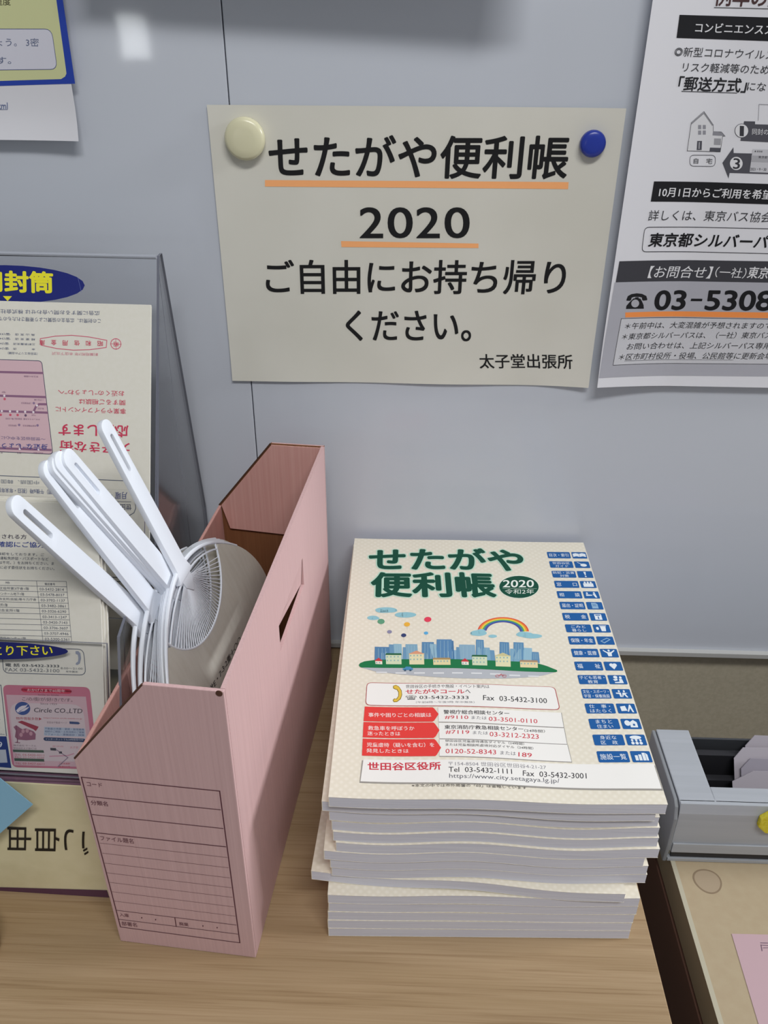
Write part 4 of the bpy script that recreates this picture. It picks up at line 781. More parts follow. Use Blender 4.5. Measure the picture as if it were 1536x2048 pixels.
["t",3,"565c6c","03-3706-3607",0.0,-29.66,99.01,15.96,0.34,0.06,1.71],
["t",3,"565c6c","03-3707-4946",0.0,-29.45,95.31,15.98,0.34,0.06,1.71],
["t",3,"565c6c","03-5300-5361",0.0,-29.23,91.55,16.0,0.35,0.06,1.72],
["t",3,"565c6c","烏山出張所センター1階",0.0,-66.28,90.43,24.5,0.66,0.08,1.95],
["l",2,"5a6070",0.45,1,[[-57.92,81.23],[-57.67,82.99],[-56.93,84.26],[-55.68,85.05],[-53.93,85.34],[-8.02,86.62],[-6.26,86.42],[-4.97,85.7],[-4.15,84.48],[-3.81,82.74],[-3.31,73.34],[-3.47,71.58],[-4.15,70.32],[-5.36,69.54],[-7.1,69.25],[-53.87,68.16],[-55.62,68.37],[-56.88,69.09],[-57.63,70.33],[-57.89,72.07]]],
["t",4,"4c5058","電 話 03-5432-3333",0.012,-56.38,72.56,35.8,0.94,0.09,2.25],
["t",4,"74787c","FAX 03-5432-3100",0.0,-56.51,69.32,36.04,0.96,0.09,2.32],
["t",4,"74787c","8:00～21:00",0.0,-19.58,72.56,14.52,0.35,0.04,1.33],
["t",4,"6a6e74","年中無休",0.004,-16.21,70.45,7.95,0.17,0.04,1.33],
["p",3,"9298a8",[[-9.31,85.15],[-7.46,85.35],[-6.14,84.01],[-5.82,80.55],[-6.73,77.03],[-8.54,75.85],[-9.55,76.23],[-9.18,77.36],[-7.93,78.24],[-7.59,80.76],[-7.94,82.83],[-9.29,83.34]]],
["l",2,"565c6c",0.5,0,[[-66.26,59.62],[-60.02,59.66],[-58.11,24.59]]],
["t",3,"c05060","言",0.02,-66.15,46.13,4.05,0.17,0.17,3.93],
["t",3,"4c505c","等",0.01,-65.57,40.08,3.91,0.16,0.14,3.37],
["t",3,"4c505c","す",0.01,-65.31,32.92,3.5,0.15,0.16,3.74],
["t",3,"565c6c","ホームページ",0,-69.69,28.85,6.17,0.26,0.05,1.15],
["t",3,"565c6c","youtube",0,-68.46,24.86,9.12,0.39,0.05,1.08],
["p",2,"2c3c78",[[-69.9,24.08],[-58.11,24.37],[-55.91,2.33],[-70.82,2.82]]],
["t",3,"d8dce4","89",0.004,-68.14,16.05,6.74,0.08,0.19,4.36],
["p",3,"b8bcc4",[[-70.32,14.28],[-59.05,15.14],[-58.36,6.08],[-70.73,5.02]]],
["p",2,"bc7286",[[-58.65,55.99],[-58.51,57.75],[-57.83,59.01],[-56.63,59.79],[-54.9,60.08],[-4.83,61.2],[-3.07,60.99],[-1.77,60.27],[-0.94,59.04],[-0.58,57.3],[2.54,8.7],[2.4,6.94],[1.73,5.67],[0.53,4.88],[-1.2,4.58],[-51.32,3.06],[-53.09,3.26],[-54.38,3.97],[-55.21,5.19],[-55.57,6.93]]],
["p",3,"c6a6ae",[[-56.81,53.27],[-3.6,54.69],[0.05,6.18],[-53.85,4.46]]],
["p",4,"c8b8bc",[[-54.76,40.01],[-54.49,43.52],[-53.15,46.05],[-50.75,47.62],[-47.29,48.21],[-13.8,49.09],[-10.27,48.68],[-7.66,47.25],[-5.98,44.8],[-5.24,41.32],[-3.56,17.64],[-3.81,14.14],[-5.14,11.6],[-7.53,10.03],[-10.99,9.42],[-44.66,8.4],[-48.19,8.8],[-50.79,10.22],[-52.45,12.67],[-53.18,16.14]]],
["p",4,"c04058",[[-46.47,56.62],[-46.33,57.63],[-45.9,58.35],[-45.18,58.79],[-44.18,58.95],[-15.26,59.37],[-14.25,59.24],[-13.53,58.82],[-13.08,58.1],[-12.93,57.1],[-12.94,58.39],[-13.07,57.38],[-13.5,56.65],[-14.21,56.21],[-15.21,56.06],[-44.16,55.69],[-45.17,55.83],[-45.89,56.25],[-46.32,56.96],[-46.47,57.97]]],
["t",5,"e8b8c0","おかげさまで60周年",0.008,-42.5,56.25,25.2,0.58,0.08,2.13],
["t",5,"6c5860","Smile to Smile",0.0,-35.46,53.84,13.82,0.41,0.03,0.99],
["t",5,"5c5058","こ/の/街/が/好/き/で/す。",0.004,-46.19,49.79,33.54,0.79,0.1,2.63],
["t",5,"6c5860","Since 1959",0.0,-34.14,47.79,11.07,0.24,0.04,1.14],
["e",5,"3c5088",-46.18,44.45,5.14,0.21,0.17,4.56],
["p",6,"d0c8d0",[[-50.62,42.84],[-48.45,45.07],[-46.54,46.22],[-43.88,46.68],[-42.32,47.81],[-43.93,45.4],[-45.71,44.11],[-47.84,42.81],[-49.5,41.32]]],
["p",6,"d0c8d0",[[-41.48,45.92],[-43.43,43.85],[-45.07,42.71],[-47.52,42.11],[-49.31,40.75],[-47.14,42.98],[-44.65,44.66]]],
["t",5,"3c3440","Circle CO.,LTD",0.008,-38.86,41.76,32.33,0.91,0.54,3.59],
["t",5,"a04450","物件情報多数▶",0.006,-51.01,36.39,17.33,0.44,0.08,2.01],
["t",5,"b04854","https://www.circle-estate.co.jp",0.0,-32.39,38.03,25.63,0.71,0.04,1.14],
["p",5,"963c4c",[[-50.02,34.85],[-47.2,35.98],[-36.05,32.36],[-36.65,31.12],[-38.11,29.19],[-39.74,30.41]]],
["p",5,"8c5c70",[[-52.95,31.29],[-51.01,32.66],[-48.64,30.89],[-47.14,30.1],[-44.46,30.78],[-41.71,29.75],[-39.51,28.98],[-38.18,27.24],[-38.6,23.27],[-44.77,22.42],[-50.7,22.6],[-52.38,24.47],[-51.51,28.83]]],
["l",6,"7c4c60",0.6,0,[[-51.04,32.09],[-50.76,20.93],[-52.53,20.5],[-49.03,20.5]]],
["e",6,"b88c98",-46.63,28.68,1.12,0.05,0.05,1.44],
["e",6,"b88c98",-43.83,29.16,1.12,0.05,0.05,1.44],
["e",6,"b88c98",-41.45,27.32,1.12,0.05,0.05,1.44],
["e",6,"b88c98",-48.12,26.1,1.12,0.05,0.05,1.44],
["t",5,"7c6c74","世田谷不動産ページ",0.0,-30.41,34.96,13.53,0.36,0.05,1.43],
["p",5,"3c4c74",[[-15.24,37.17],[-9.23,37.07],[-8.07,36.19],[-9.2,35.43],[-15.15,35.46]]],
["p",5,"aab4c4",[[-32.23,32.52],[-5.19,32.74],[-4.85,27.02],[-32.78,26.4]]],
["t",6,"4c587c","不動産の売買・賃貸・管理業務",0.004,-31.94,30.6,26.37,0.69,0.05,1.44],
["t",6,"4c587c","相続のご相談・土地活用のご提案",0.004,-32.01,28.66,26.38,0.7,0.05,1.44],
["t",6,"4c587c","リフォーム・建築設計・保険",0.004,-32.07,26.72,26.4,0.7,0.05,1.44],
["p",5,"344468",[[-33.09,23.8],[-33.03,24.46],[-32.77,24.93],[-32.31,25.22],[-31.66,25.33],[-6.52,25.77],[-5.86,25.69],[-5.36,25.42],[-5.04,24.95],[-4.89,24.3],[-4.94,24.79],[-4.97,24.13],[-5.21,23.66],[-5.66,23.37],[-6.31,23.27],[-31.54,22.81],[-32.2,22.89],[-32.68,23.17],[-32.98,23.63],[-33.11,24.28]]],
["t",6,"b8bcc8","インターネットでも24時間受付中",0.0,-31.83,23.41,25.38,0.74,0.05,1.37],
["t",5,"6c5c64","株式会社 サークル",0.004,-53.68,17.84,15.4,0.39,0.05,1.3],
["t",5,"6c5c64","世田谷区太子堂4丁目",0.004,-53.76,15.88,15.41,0.39,0.05,1.31],
["t",5,"b04854","TEL 03-5430-0211",0.004,-52.88,11.35,19.63,0.58,0.05,1.31],
["t",5,"b07880","FAX 03-5430-6688",0.004,-52.95,9.6,19.64,0.59,0.05,1.31],
["t",5,"b04854","TEL 03-5427-6611",0.004,-53.12,5.23,19.66,0.6,0.05,1.31],
["t",5,"b07880","世田谷区三軒茶屋2-11",0.004,-53.19,3.33,19.67,0.6,0.05,1.32],
["p",5,"48584c",[[-54.27,15.5],[-33.47,16.12],[-33.18,14.4],[-54.05,13.77]]],
["p",5,"48584c",[[-53.66,9.5],[-33.46,10.04],[-33.24,8.16],[-53.45,7.54]]],
["p",5,"404048",[[-28.87,18.06],[-25.04,18.09],[-24.88,16.29],[-28.79,16.33]]],
["p",5,"404048",[[-23.22,16.0],[-21.13,15.95],[-21.03,14.5],[-23.06,14.41]]],
["l",5,"88788a",0.6,0,[[-25.06,17.22],[-22.33,15.31],[-17.21,11.92],[-24.39,5.07]]],
["l",5,"c090a0",0.8,0,[[-29.76,12.09],[-17.16,13.37],[-12.94,15.01]]],
["t",5,"c07884","至渋谷",0,-27.45,18.7,7.67,0.34,0.03,1.08],
["t",5,"b04854","三軒茶屋駅",0,-23.64,6.7,7.69,0.35,0.04,1.31],
["t",5,"b04854","国道246号",0,-23.7,4.66,7.69,0.35,0.04,1.17],
["t",5,"c07884","太子堂",0,-15.63,18.35,5.57,0.24,0.04,1.59]],"sticker_lower":[["p",1,"1a2060",[[-70.96,90.41],[-66.3,90.57],[-61.68,90.68],[-57.12,90.75],[-52.65,90.79],[-48.29,90.78],[-44.08,90.73],[-40.05,90.65],[-36.2,90.53],[-32.57,90.36],[-29.19,90.17],[-26.06,89.93],[-23.21,89.66],[-20.65,89.36],[-18.41,89.03],[-16.48,88.67],[-14.9,88.28],[-13.66,87.87],[-12.77,87.43],[-12.24,86.98],[-12.08,86.51],[-12.27,86.03],[-12.83,85.53],[-13.74,85.03],[-15.01,84.52],[-16.62,84.02],[-18.57,83.51],[-20.85,83.01],[-23.43,82.51],[-26.31,82.03],[-29.47,81.56],[-32.89,81.11],[-36.55,80.67],[-40.42,80.26],[-44.49,79.87],[-48.73,79.51],[-53.11,79.18],[-57.61,78.88],[-62.19,78.61],[-66.84,78.38],[-71.52,78.18],[-81.84,77.79],[-81.24,90.04]]],
["t",2,"e0d82c","おとり下さい",0.014,-70.02,81.02,47.68,2.34,0.29,6.39]],"board":[["t",3,"241e18","自",0.004,-36.93,72.7,-5.03,-24.01,17.58,1.09],
["t",3,"241e18","由",0.004,-56.4,72.41,-5.56,-24.5,17.19,1.06],
["t",3,"241e18","ご",0.004,-16.31,73.5,-5.16,-27.01,17.65,0.97],
["t",3,"241e18","に",0.004,-74.35,70.88,-5.87,-24.17,13.23,0.72],
["p",1,"7c5c70",[[-94.75,124.73],[5.68,128.06],[4.23,120.02],[-97.24,115.65]]]],"board_bottom":[["p",1,"5c3c50",[[-128.44,1.99],[2.97,8.9],[3.36,-0.86],[-130.65,-6.07]]]],"note":[["l",2,"6a5468",0.5,0,[[263.45,-292.62],[275.43,-292.34]]],
["l",2,"6a5468",0.4,0,[[263.66,-294.27],[274.64,-294.52]]],
["l",2,"6a5468",0.5,0,[[263.49,-293.86],[262.56,-298.84]]],
["l",2,"6a5468",0.4,0,[[264.05,-296.32],[274.22,-295.69]]]]}''')
_glyphs = {}
def glyph_mesh(txt, size):
    res = 6 if size > 14 else (3 if size > 6 else 2)
    key = (txt, res)
    if key in _glyphs: return _glyphs[key]
    cu = bpy.data.curves.new('glyphs', 'FONT')
    cu.body = txt; cu.size = 1.0; cu.resolution_u = res; cu.fill_mode = 'FRONT'
    ob = bpy.data.objects.new('glyphs', cu)
    dg_col.objects.link(ob)
    glyph_layer.update()
    me = bpy.data.meshes.new_from_object(ob.evaluated_get(glyph_layer.depsgraph))
    vs = [(v.co.x, v.co.y) for v in me.vertices]; fs = [tuple(p.vertices) for p in me.polygons]
    bpy.data.objects.remove(ob); bpy.data.curves.remove(cu); bpy.data.meshes.remove(me)
    wem = hem = 1.0
    if vs:
        x0 = min(v[0] for v in vs); x1 = max(v[0] for v in vs); y0 = min(v[1] for v in vs); y1 = max(v[1] for v in vs)
        wem, hem = max(x1 - x0, 1e-6), max(y1 - y0, 1e-6)
        vs = [((x - x0) / wem, (y - y0) / hem) for x, y in vs]
    _glyphs[key] = (vs, fs, wem, hem)
    return _glyphs[key]
_tmp_scene = bpy.data.scenes.new('glyph_bench')
dg_col = _tmp_scene.collection
glyph_layer = _tmp_scene.view_layers[0]

def print_sheet(key, parent, fn, clip=None, cut=0, base=0.12, step=0.05, names=('lettering', 'printed_artwork'), kind=None):
    """fn(u, v, w) -> local millimetres. Text goes to one mesh, shapes to another."""
    for which, name in ((True, names[0]), (False, names[1])):
        bm = bmesh.new(); mats = []
        def face(vs, fs, w, mt):
            if mt not in mats: mats.append(mt)
            k = mats.index(mt)
            bv = [bm.verts.new((u, v, w)) for u, v in vs]
            for f in fs:
                try:
                    fa = bm.faces.new([bv[i] for i in f]); fa.material_index = k
                except ValueError: pass
        for it in PRINTS[key]:
            t, lay, col = it[0], it[1], it[2]
            if (t == 't') != which: continue
            w = base + step * lay; mt = ink(col)
            if t == 't':
                txt, bold, ox, oy, ax, ay, bx, by = it[3:]
                vs, fs, wem, hem = glyph_mesh(txt, math.hypot(bx, by))
                if bold < 0.003: offs = [(0, 0)]
                elif bold < 0.0095: offs = [(-.8, 0), (.8, 0)]
                elif bold < 0.04: offs = [(math.cos(q * math.pi / 4), math.sin(q * math.pi / 4)) for q in range(8)] if bold > .016 else [(-1, -.6), (1, -.6), (-1, .6), (1, .6)]
                else: offs = [(math.cos(q * math.pi / 8), math.sin(q * math.pi / 8)) for q in range(16)] + [(.5, 0), (-.5, 0), (0, .5), (0, -.5)]
                for qi, (qx, qy) in enumerate(offs):
                    dx, dy = qx * bold / wem, qy * bold / hem
                    face([(ox + (x + dx) * ax + (y + dy) * bx, oy + (x + dx) * ay + (y + dy) * by) for x, y in vs], fs, w + qi * .0015, mt)
            elif t == 'p':
                pts = it[3]
                face(pts, [tuple(range(len(pts)))], w, mt)
            elif t == 'e':
                ox, oy, ax, ay, bx, by = it[3:]
                n = 28
                face([(ox + ax * math.cos(2 * math.pi * k / n) + bx * math.sin(2 * math.pi * k / n), oy + ay * math.cos(2 * math.pi * k / n) + by * math.sin(2 * math.pi * k / n)) for k in range(n)], [tuple(range(n))], w, mt)
            elif t == 'l':
                wd, closed, pts = it[3], it[4], [Vector(p) for p in it[5]]
                P = len(pts); vs = []
                for i, p in enumerate(pts):
                    a = pts[i - 1] if (i or closed) else pts[0]
                    b = pts[(i + 1) % P] if (i < P - 1 or closed) else pts[-1]
                    d1 = (p - a).normalized() if (p - a).length > 1e-9 else (b - p).normalized()
                    d2 = (b - p).normalized() if (b - p).length > 1e-9 else d1
                    nrm = Vector((-(d1.y + d2.y), d1.x + d2.x))
                    if nrm.length < 1e-6: nrm = Vector((-d1.y, d1.x))
                    nrm.normalize(); c = max(0.5, nrm.dot(Vector((-d1.y, d1.x))))
                    vs += [tuple(p + nrm * wd / 2 / c), tuple(p - nrm * wd / 2 / c)]
                fs = [(2 * i, 2 * i + 1, (2 * i + 3) % (2 * P), (2 * i + 2) % (2 * P)) for i in range(P if closed else P - 1)]
                face(vs, fs, w, mt)
        if clip:
            for (px, py, nx, ny) in clip:
                g = bm.verts[:] + bm.edges[:] + bm.faces[:]
                bmesh.ops.bisect_plane(bm, geom=g, plane_co=(px, py, 0), plane_no=(nx, ny, 0), clear_outer=True)
        if cut and bm.verts:
            us = [v.co.x for v in bm.verts]; vv = [v.co.y for v in bm.verts]
            c = math.ceil(min(us) / cut) * cut
            while c < max(us):
                bmesh.ops.bisect_plane(bm, geom=bm.verts[:] + bm.edges[:] + bm.faces[:], plane_co=(c, 0, 0), plane_no=(1, 0, 0)); c += cut
            vcut = cut if cut > 6 else 20
            c = math.ceil(min(vv) / vcut) * vcut
            while c < max(vv):
                bmesh.ops.bisect_plane(bm, geom=bm.verts[:] + bm.edges[:] + bm.faces[:], plane_co=(0, c, 0), plane_no=(0, 1, 0)); c += vcut
        if not bm.faces:
            bm.free(); continue
        for f in bm.faces: f.normal_update()
        fl = [f for f in bm.faces if f.normal.z < 0]
        if fl: bmesh.ops.reverse_faces(bm, faces=fl)
        for v in bm.verts:
            v.co = Vector(fn(*v.co)) * MM
        me = bpy.data.meshes.new(name); bm.to_mesh(me); bm.free()
        for mt in mats: me.materials.append(mt)
        link(name, me, parent, kind=kind)
    return

# ------------------------------------------------------------------ materials
def board_material():
    mt = mat('whiteboard_enamel', 'c5cad4', 0.42, 0.35, 0, 0.35, 0.05)
    N, L = mt.node_tree.nodes, mt.node_tree.links
    b = N['Principled BSDF']
    tc = N.new('ShaderNodeTexCoord'); nz = N.new('ShaderNodeTexNoise'); nz.inputs['Scale'].default_value = 9; nz.inputs['Detail'].default_value = 2
    bp = N.new('ShaderNodeBump'); bp.inputs['Strength'].default_value = 0.12; bp.inputs['Distance'].default_value = 0.002
    L.new(tc.outputs['Object'], nz.inputs[0]); L.new(nz.outputs['Fac'], bp.inputs['Height']); L.new(bp.outputs[0], b.inputs['Coat Normal'])
    return mt

def wood_material():
    mt = mat('light_oak_laminate', 'a07e58', 0.5, 0.3)
    N, L = mt.node_tree.nodes, mt.node_tree.links
    b = N['Principled BSDF']
    tc = N.new('ShaderNodeTexCoord')
    def chain(scale, ns, det, lo, hi, c0, c1):
        mp = N.new('ShaderNodeMapping'); mp.inputs['Scale'].default_value = scale
        nz = N.new('ShaderNodeTexNoise'); nz.inputs['Scale'].default_value = ns; nz.inputs['Detail'].default_value = det; nz.inputs['Distortion'].default_value = 0.4
        rp = N.new('ShaderNodeValToRGB')
        rp.color_ramp.elements[0].position = lo; rp.color_ramp.elements[0].color = c0
        rp.color_ramp.elements[1].position = hi; rp.color_ramp.elements[1].color = c1
        L.new(tc.outputs['Object'], mp.inputs[0]); L.new(mp.outputs[0], nz.inputs['Vector']); L.new(nz.outputs['Fac'], rp.inputs[0])
        return rp
    a = chain((1.6, 26, 1), 3.2, 5, 0.30, 0.70, lin('9c8464'), lin('aa9273'))
    c = chain((3.0, 150, 1), 3.0, 6, 0.52, 0.74, (1, 1, 1, 1), (0.76, 0.71, 0.66, 1))
    d = chain((5.0, 420, 1), 2.5, 3, 0.40, 0.75, (1, 1, 1, 1), (0.88, 0.85, 0.82, 1))
    m1 = N.new('ShaderNodeMixRGB'); m1.blend_type = 'MULTIPLY'; m1.inputs[0].default_value = 1
    m2 = N.new('ShaderNodeMixRGB'); m2.blend_type = 'MULTIPLY'; m2.inputs[0].default_value = 1
    L.new(a.outputs[0], m1.inputs[1]); L.new(c.outputs[0], m1.inputs[2])
    L.new(m1.outputs[0], m2.inputs[1]); L.new(d.outputs[0], m2.inputs[2]); L.new(m2.outputs[0], b.inputs['Base Color'])
    return mt

def acrylic_material(name, tint, gloss=0.09):
    mt = bpy.data.materials.new(name); mt.use_nodes = True
    N, L = mt.node_tree.nodes, mt.node_tree.links
    N.clear()
    out = N.new('ShaderNodeOutputMaterial'); tr = N.new('ShaderNodeBsdfTransparent'); tr.inputs[0].default_value = tint
    gl = N.new('ShaderNodeBsdfGlossy'); gl.inputs['Roughness'].default_value = 0.08
    mx = N.new('ShaderNodeMixShader'); fr = N.new('ShaderNodeFresnel'); fr.inputs[0].default_value = 1.3
    ml = N.new('ShaderNodeMath'); ml.operation = 'MULTIPLY'; ml.inputs[1].default_value = 0.6
    L.new(fr.outputs[0], ml.inputs[0]); L.new(ml.outputs[0], mx.inputs[0]); L.new(tr.outputs[0], mx.inputs[1]); L.new(gl.outputs[0], mx.inputs[2]); L.new(mx.outputs[0], out.inputs[0])
    return mt

def weave_cover():
    """cream cover stock printed with a faint diamond weave"""
    mt = mat('cream_cover_stock', 'e6ddc8', 0.5, 0.35)
    N, L = mt.node_tree.nodes, mt.node_tree.links
    b = N['Principled BSDF']
    tc = N.new('ShaderNodeTexCoord')
    outs = []
    for rot in (0.785, -0.785):
        mp = N.new('ShaderNodeMapping'); mp.inputs['Rotation'].default_value = (0, 0, rot)
        wv = N.new('ShaderNodeTexWave'); wv.inputs['Scale'].default_value = 75; wv.inputs['Distortion'].default_value = 0
        L.new(tc.outputs['Object'], mp.inputs[0]); L.new(mp.outputs[0], wv.inputs['Vector']); outs.append(wv)
    ml = N.new('ShaderNodeMath'); ml.operation = 'MULTIPLY'
    L.new(outs[0].outputs['Fac'], ml.inputs[0]); L.new(outs[1].outputs['Fac'], ml.inputs[1])
    rp = N.new('ShaderNodeValToRGB'); rp.color_ramp.elements[0].color = lin('e0d9c8'); rp.color_ramp.elements[1].color = lin('e8e2d4')
    L.new(ml.outputs[0], rp.inputs[0]); L.new(rp.outputs[0], b.inputs['Base Color'])
    return mt

def page_block():
    """stacked page edges: thin horizontal streaks"""
    mt = noise_mat('page_edges', 'c9c9d6', 'd9d9e2', (6, 6, 900), 3.0, 3, 0.8, 0.1, 0.25, 0.3, 0.7)
    return mt

def card_material(name, h1, h2, zs=2, xs=260):
    return noise_mat(name, h1, h2, (xs, xs, zs), 2.2, 4, 0.75, 0.15, 0.25, 0.3, 0.75)

def translucent_paper():
    mt = noise_mat('fan_paper', 'e6e3da', 'dedad0', (12, 60, 12), 4, 3, 0.6, 0.3, 0.05)
    N, L = mt.node_tree.nodes, mt.node_tree.links
    out = N['Material Output']; pb = N['Principled BSDF']
    tl = N.new('ShaderNodeBsdfTranslucent'); tl.inputs[0].default_value = lin('ece8de')
    mx = N.new('ShaderNodeMixShader'); mx.inputs[0].default_value = 0.35
    L.new(pb.outputs[0], mx.inputs[1]); L.new(tl.outputs[0], mx.inputs[2]); L.new(mx.outputs[0], out.inputs[0])
    return mt
BOARD = board_material()
WOOD = wood_material()
ACR = acrylic_material('clear_acrylic', (0.985, 0.986, 0.99, 1))
ACR_DARK = acrylic_material('smoky_acrylic', (0.965, 0.967, 0.973, 1))
ACR_EDGE = mat('acrylic_cut_edge', '6a6c78', 0.25, 0.5)
ACR_LIP = mat('acrylic_polished_lip', 'a6aab4', 0.2, 0.5)
COVER = weave_cover()
PAGES = page_block()
PINK = card_material('pink_card', 'c8a6a6', 'd2b0b0')
PINK_IN = card_material('pink_card_inside', 'd09c94', 'd8a8a0')
KRAFT = card_material('brown_kraft_card', '84583c', '784e34')
KRAFT_EDGE = noise_mat('corrugated_edge', '54392a', '8a6248', (600, 600, 30), 2.0, 2, 0.9, 0.1, 0.2)
PLASTIC = mat('white_fan_plastic', 'e2e7f0', 0.32, 0.5)
FANPAPER = translucent_paper()
NOTICE = noise_mat('notice_paper', 'd4d2c8', 'd9d7ce', (1, 1, 1), 12, 2, 0.8, 0.15)
WHITEPAPER = mat('white_paper', 'dadae0', 0.75, 0.2)
ENV = noise_mat('cream_envelope_paper', 'dad7cc', 'dcd9cf', (1, 1, 1), 300, 2, 0.75, 0.2)
STEEL = noise_mat('brushed_aluminium', 'a4a8ae', 'a9adb3', (4, 120, 120), 2, 2, 0.42, 0.5)
STEEL.node_tree.nodes['Principled BSDF'].inputs['Metallic'].default_value = 0.1
DARK = mat('black_plastic', '26262a', 0.5, 0.4)

# ------------------------------------------------------------------ the setting
def hline(a, b): return a + (b - a)
wall = root('wall_back', None, None, (0, 0, 0), kind='structure')
def panel(x0, x1, z0, z1):
    b = B(); b.box(x0, x1, 0, 14, z0, z1, BOARD)
    return b.obj('board_panel', wall, bevel=0.5, seg=1)
panel(-1250, -132.7, 2.5, 1150)
panel(-131.9, 800, 2.5, 1150)
b = B(); b.box(-1250, 800, 14, 18, 2.5, 1150, mat('panel_core', '303034', 0.8)); b.obj('panel_core', wall)
b = B(); b.box(-1250, 800, 10, 24, -720, 2.4, noise_mat('taupe_fabric_panel', 'bab29e', 'b2aa96', (1, 1, 1), 260, 2, 0.95, 0.1, 0.2)); b.obj('lower_panel', wall, kind='structure')
b = B(); b.box(-1250, 800, -5.5, 9.9, 2.6, 8.2, mat('rail_white', 'b4b4b2', 0.4, 0.4)); t = b.obj('trim_1', None, bevel=0.6); t['kind'] = 'structure'
b = B(); b.box(-1600, 1600, -2600, 30, -740, -720, noise_mat('grey_vinyl_floor', '77726c', '6e6a64', (1, 1, 1), 40, 4, 0.6)); fl = b.obj('floor'); fl['kind'] = 'structure'

# ------------------------------------------------------------------ desk and side table
desk = root('desk', 'light oak laminate desk the pink file box and handbooks stand on', 'desk', (-300, -230, -720))
b = B(); b.box(-700, 479, -270, 238, 692, 720, WOOD, tm=WOOD); b.obj('desk_top', desk, bevel=0.8, seg=1)
b = B()
lm = mat('desk_leg_grey', '5c5854', 0.5)
for x in (-680, 440):
    for y in (-250, 190):
        b = B(); b.box(x, x + 30, y, y + 30, 0, 692, lm); b.obj('leg', desk, bevel=1)

TZ = -20
table = root('side_table', 'beige topped side table right of the oak desk, ring stain near its corner', 'table', (520, -410, -720))
def tx(x): return x - 520
BEIGE = noise_mat('beige_laminate', 'a8977c', 'ab9b80', (1, 1, 1), 120, 3, 0.5, 0.3)
b = B(); b.box(tx(216.5), 400, -240, 258, 672, 699.6, mat('table_core', '8c8070', 0.6)); b.obj('table_core', table, bevel=0.5, seg=1)
b = B(); b.box(tx(218.4), 400, -240, 258, 699.7, 700, BEIGE); b.obj('table_top', table)
b = B(); b.box(tx(216), tx(218.4), -240, 258, 671, 700.1, mat('edge_band', '93836c', 0.5)); b.obj('edge_band', table, bevel=0.5)
b = B(); b.box(tx(216), tx(219.5), -240, 258, 700.1, 700.35, mat('edge_trim', 'b2ac98', 0.4)); b.obj('edge_trim', table)
b = B(); b.box(tx(215), 380, -230, 250, 0, 668, mat('dark_brown_side', '6a4c40', 0.7)); b.obj('cabinet_side', table)
# ring stain, a real stain in the laminate
mr = mat('tea_stain', '86745e', 0.5); mr2 = mat('tea_stain_faint', 'a2917a', 0.5)
b = B(); n = 40
for r0, r1, mt_, zz in ((0, 9.6, mr2, .10), (9.5, 10.8, mr, .12)):
    vs = []; fs = []
    for k in range(n):
        a = 2 * math.pi * k / n; w_ = 1 + .03 * math.sin(3 * a)
        vs += [(240.2 + r0 * w_ * math.cos(a), -242.8 + r0 * w_ * math.sin(a), zz), (240.2 + r1 * w_ * math.cos(a), -242.8 + r1 * w_ * math.sin(a), zz)]
    if r0 == 0: vs = vs[1::2]; b.add(vs, [tuple(range(n))], mt_)
    else: b.add(vs, [(2 * k, 2 * k + 1, (2 * k + 3) % (2 * n), (2 * k + 2) % (2 * n)) for k in range(n)], mt_)
b.v = [(x - 520, y + 410, z + 700) for x, y, z in b.v]
b.obj('ring_stain', table)

# pink note on the side table
note = root('pink_note', 'pink paper note with pen marks lying flat on the beige side table', 'note', (350, -350, TZ))
b = B(); b.prism([(-105.1, 63.8, .15), (-108.9, -40, .15), (60, -40, .15), (60, 66, .15)], (0, 0, .2), mat('pink_note_paper', 'b89ca2', 0.8)); sh_ = b.obj('sheet', note)
print_sheet('note', sh_, lambda u, v, w: (u - 350, v + 350, w + .3), names=('lettering', 'pen_marks'))

# ------------------------------------------------------------------ metal slip tray
tray = root('metal_slip_tray', 'silver metal tray holding paper slips at the right edge beside the handbooks', 'tray', (310, -185, TZ))
X0, X1, Y0, Y1, H = -98.5, 150, -36.5, 38, 64
def fr(b, x0, x1, y0, y1, z0, z1, mt): b.box(x0, x1, y0, y1, z0, z1, mt)
b = B(); fr(b, X0 + 1.2, X0 + 28, Y0, Y1, H - 6, H, STEEL); fr(b, X0 + 28, X1 - 28, Y0, Y0 + 15, H - 6, H, STEEL); fr(b, X1 - 28, X1, Y0, Y1, H - 6, H, STEEL); b.obj('top_frame', tray, bevel=0.8)
b = B(); b.prism([(X0 + 1.4, Y0 - 2, H), (X0 + 1.4, Y0 + 2, H), (X0 + 1.4, Y0 + 2, 12), (X0 + 1.4, Y0 - 4, 12), (X0 + 1.4, Y0 - 4, H - 9)], (X1 - X0 - 2, 0, 0), STEEL); b.obj('front_panel', tray, bevel=0.6)
b = B(); b.box(X0 + 2.5, X1, Y0 - 5.5, Y0 - 4, 12, 22, STEEL); b.obj('front_ledge', tray, bevel=0.4)
b = B(); b.box(X0 + 4, X1, Y0 - 3, Y0 - 1, 4, 11, DARK); b.obj('shadow_gap', tray)
b = B(); b.box(X0 + 1.5, X1, Y0 - 4.5, Y0, .3, 3.6, STEEL); b.obj('foot_strip', tray, bevel=0.4)
b = B(); pr = [(X0 - 2.2, Y0 + 3, H - 1), (X0 - 2.2, Y1, H - 1), (X0 - 2.2, Y1, .4), (X0 - 2.2, Y0 - 5, .4), (X0 - 2.2, Y0 - 6, 20), (X0 - 2.2, Y0 - 5.5, H - 14), (X0 - 2.2, Y0 - 2, H - 4)]
b.prism(pr, (3, 0, 0), mat('grey_end_cap', '85888c', 0.45, 0.4)); b.obj('end_cap', tray, bevel=1)
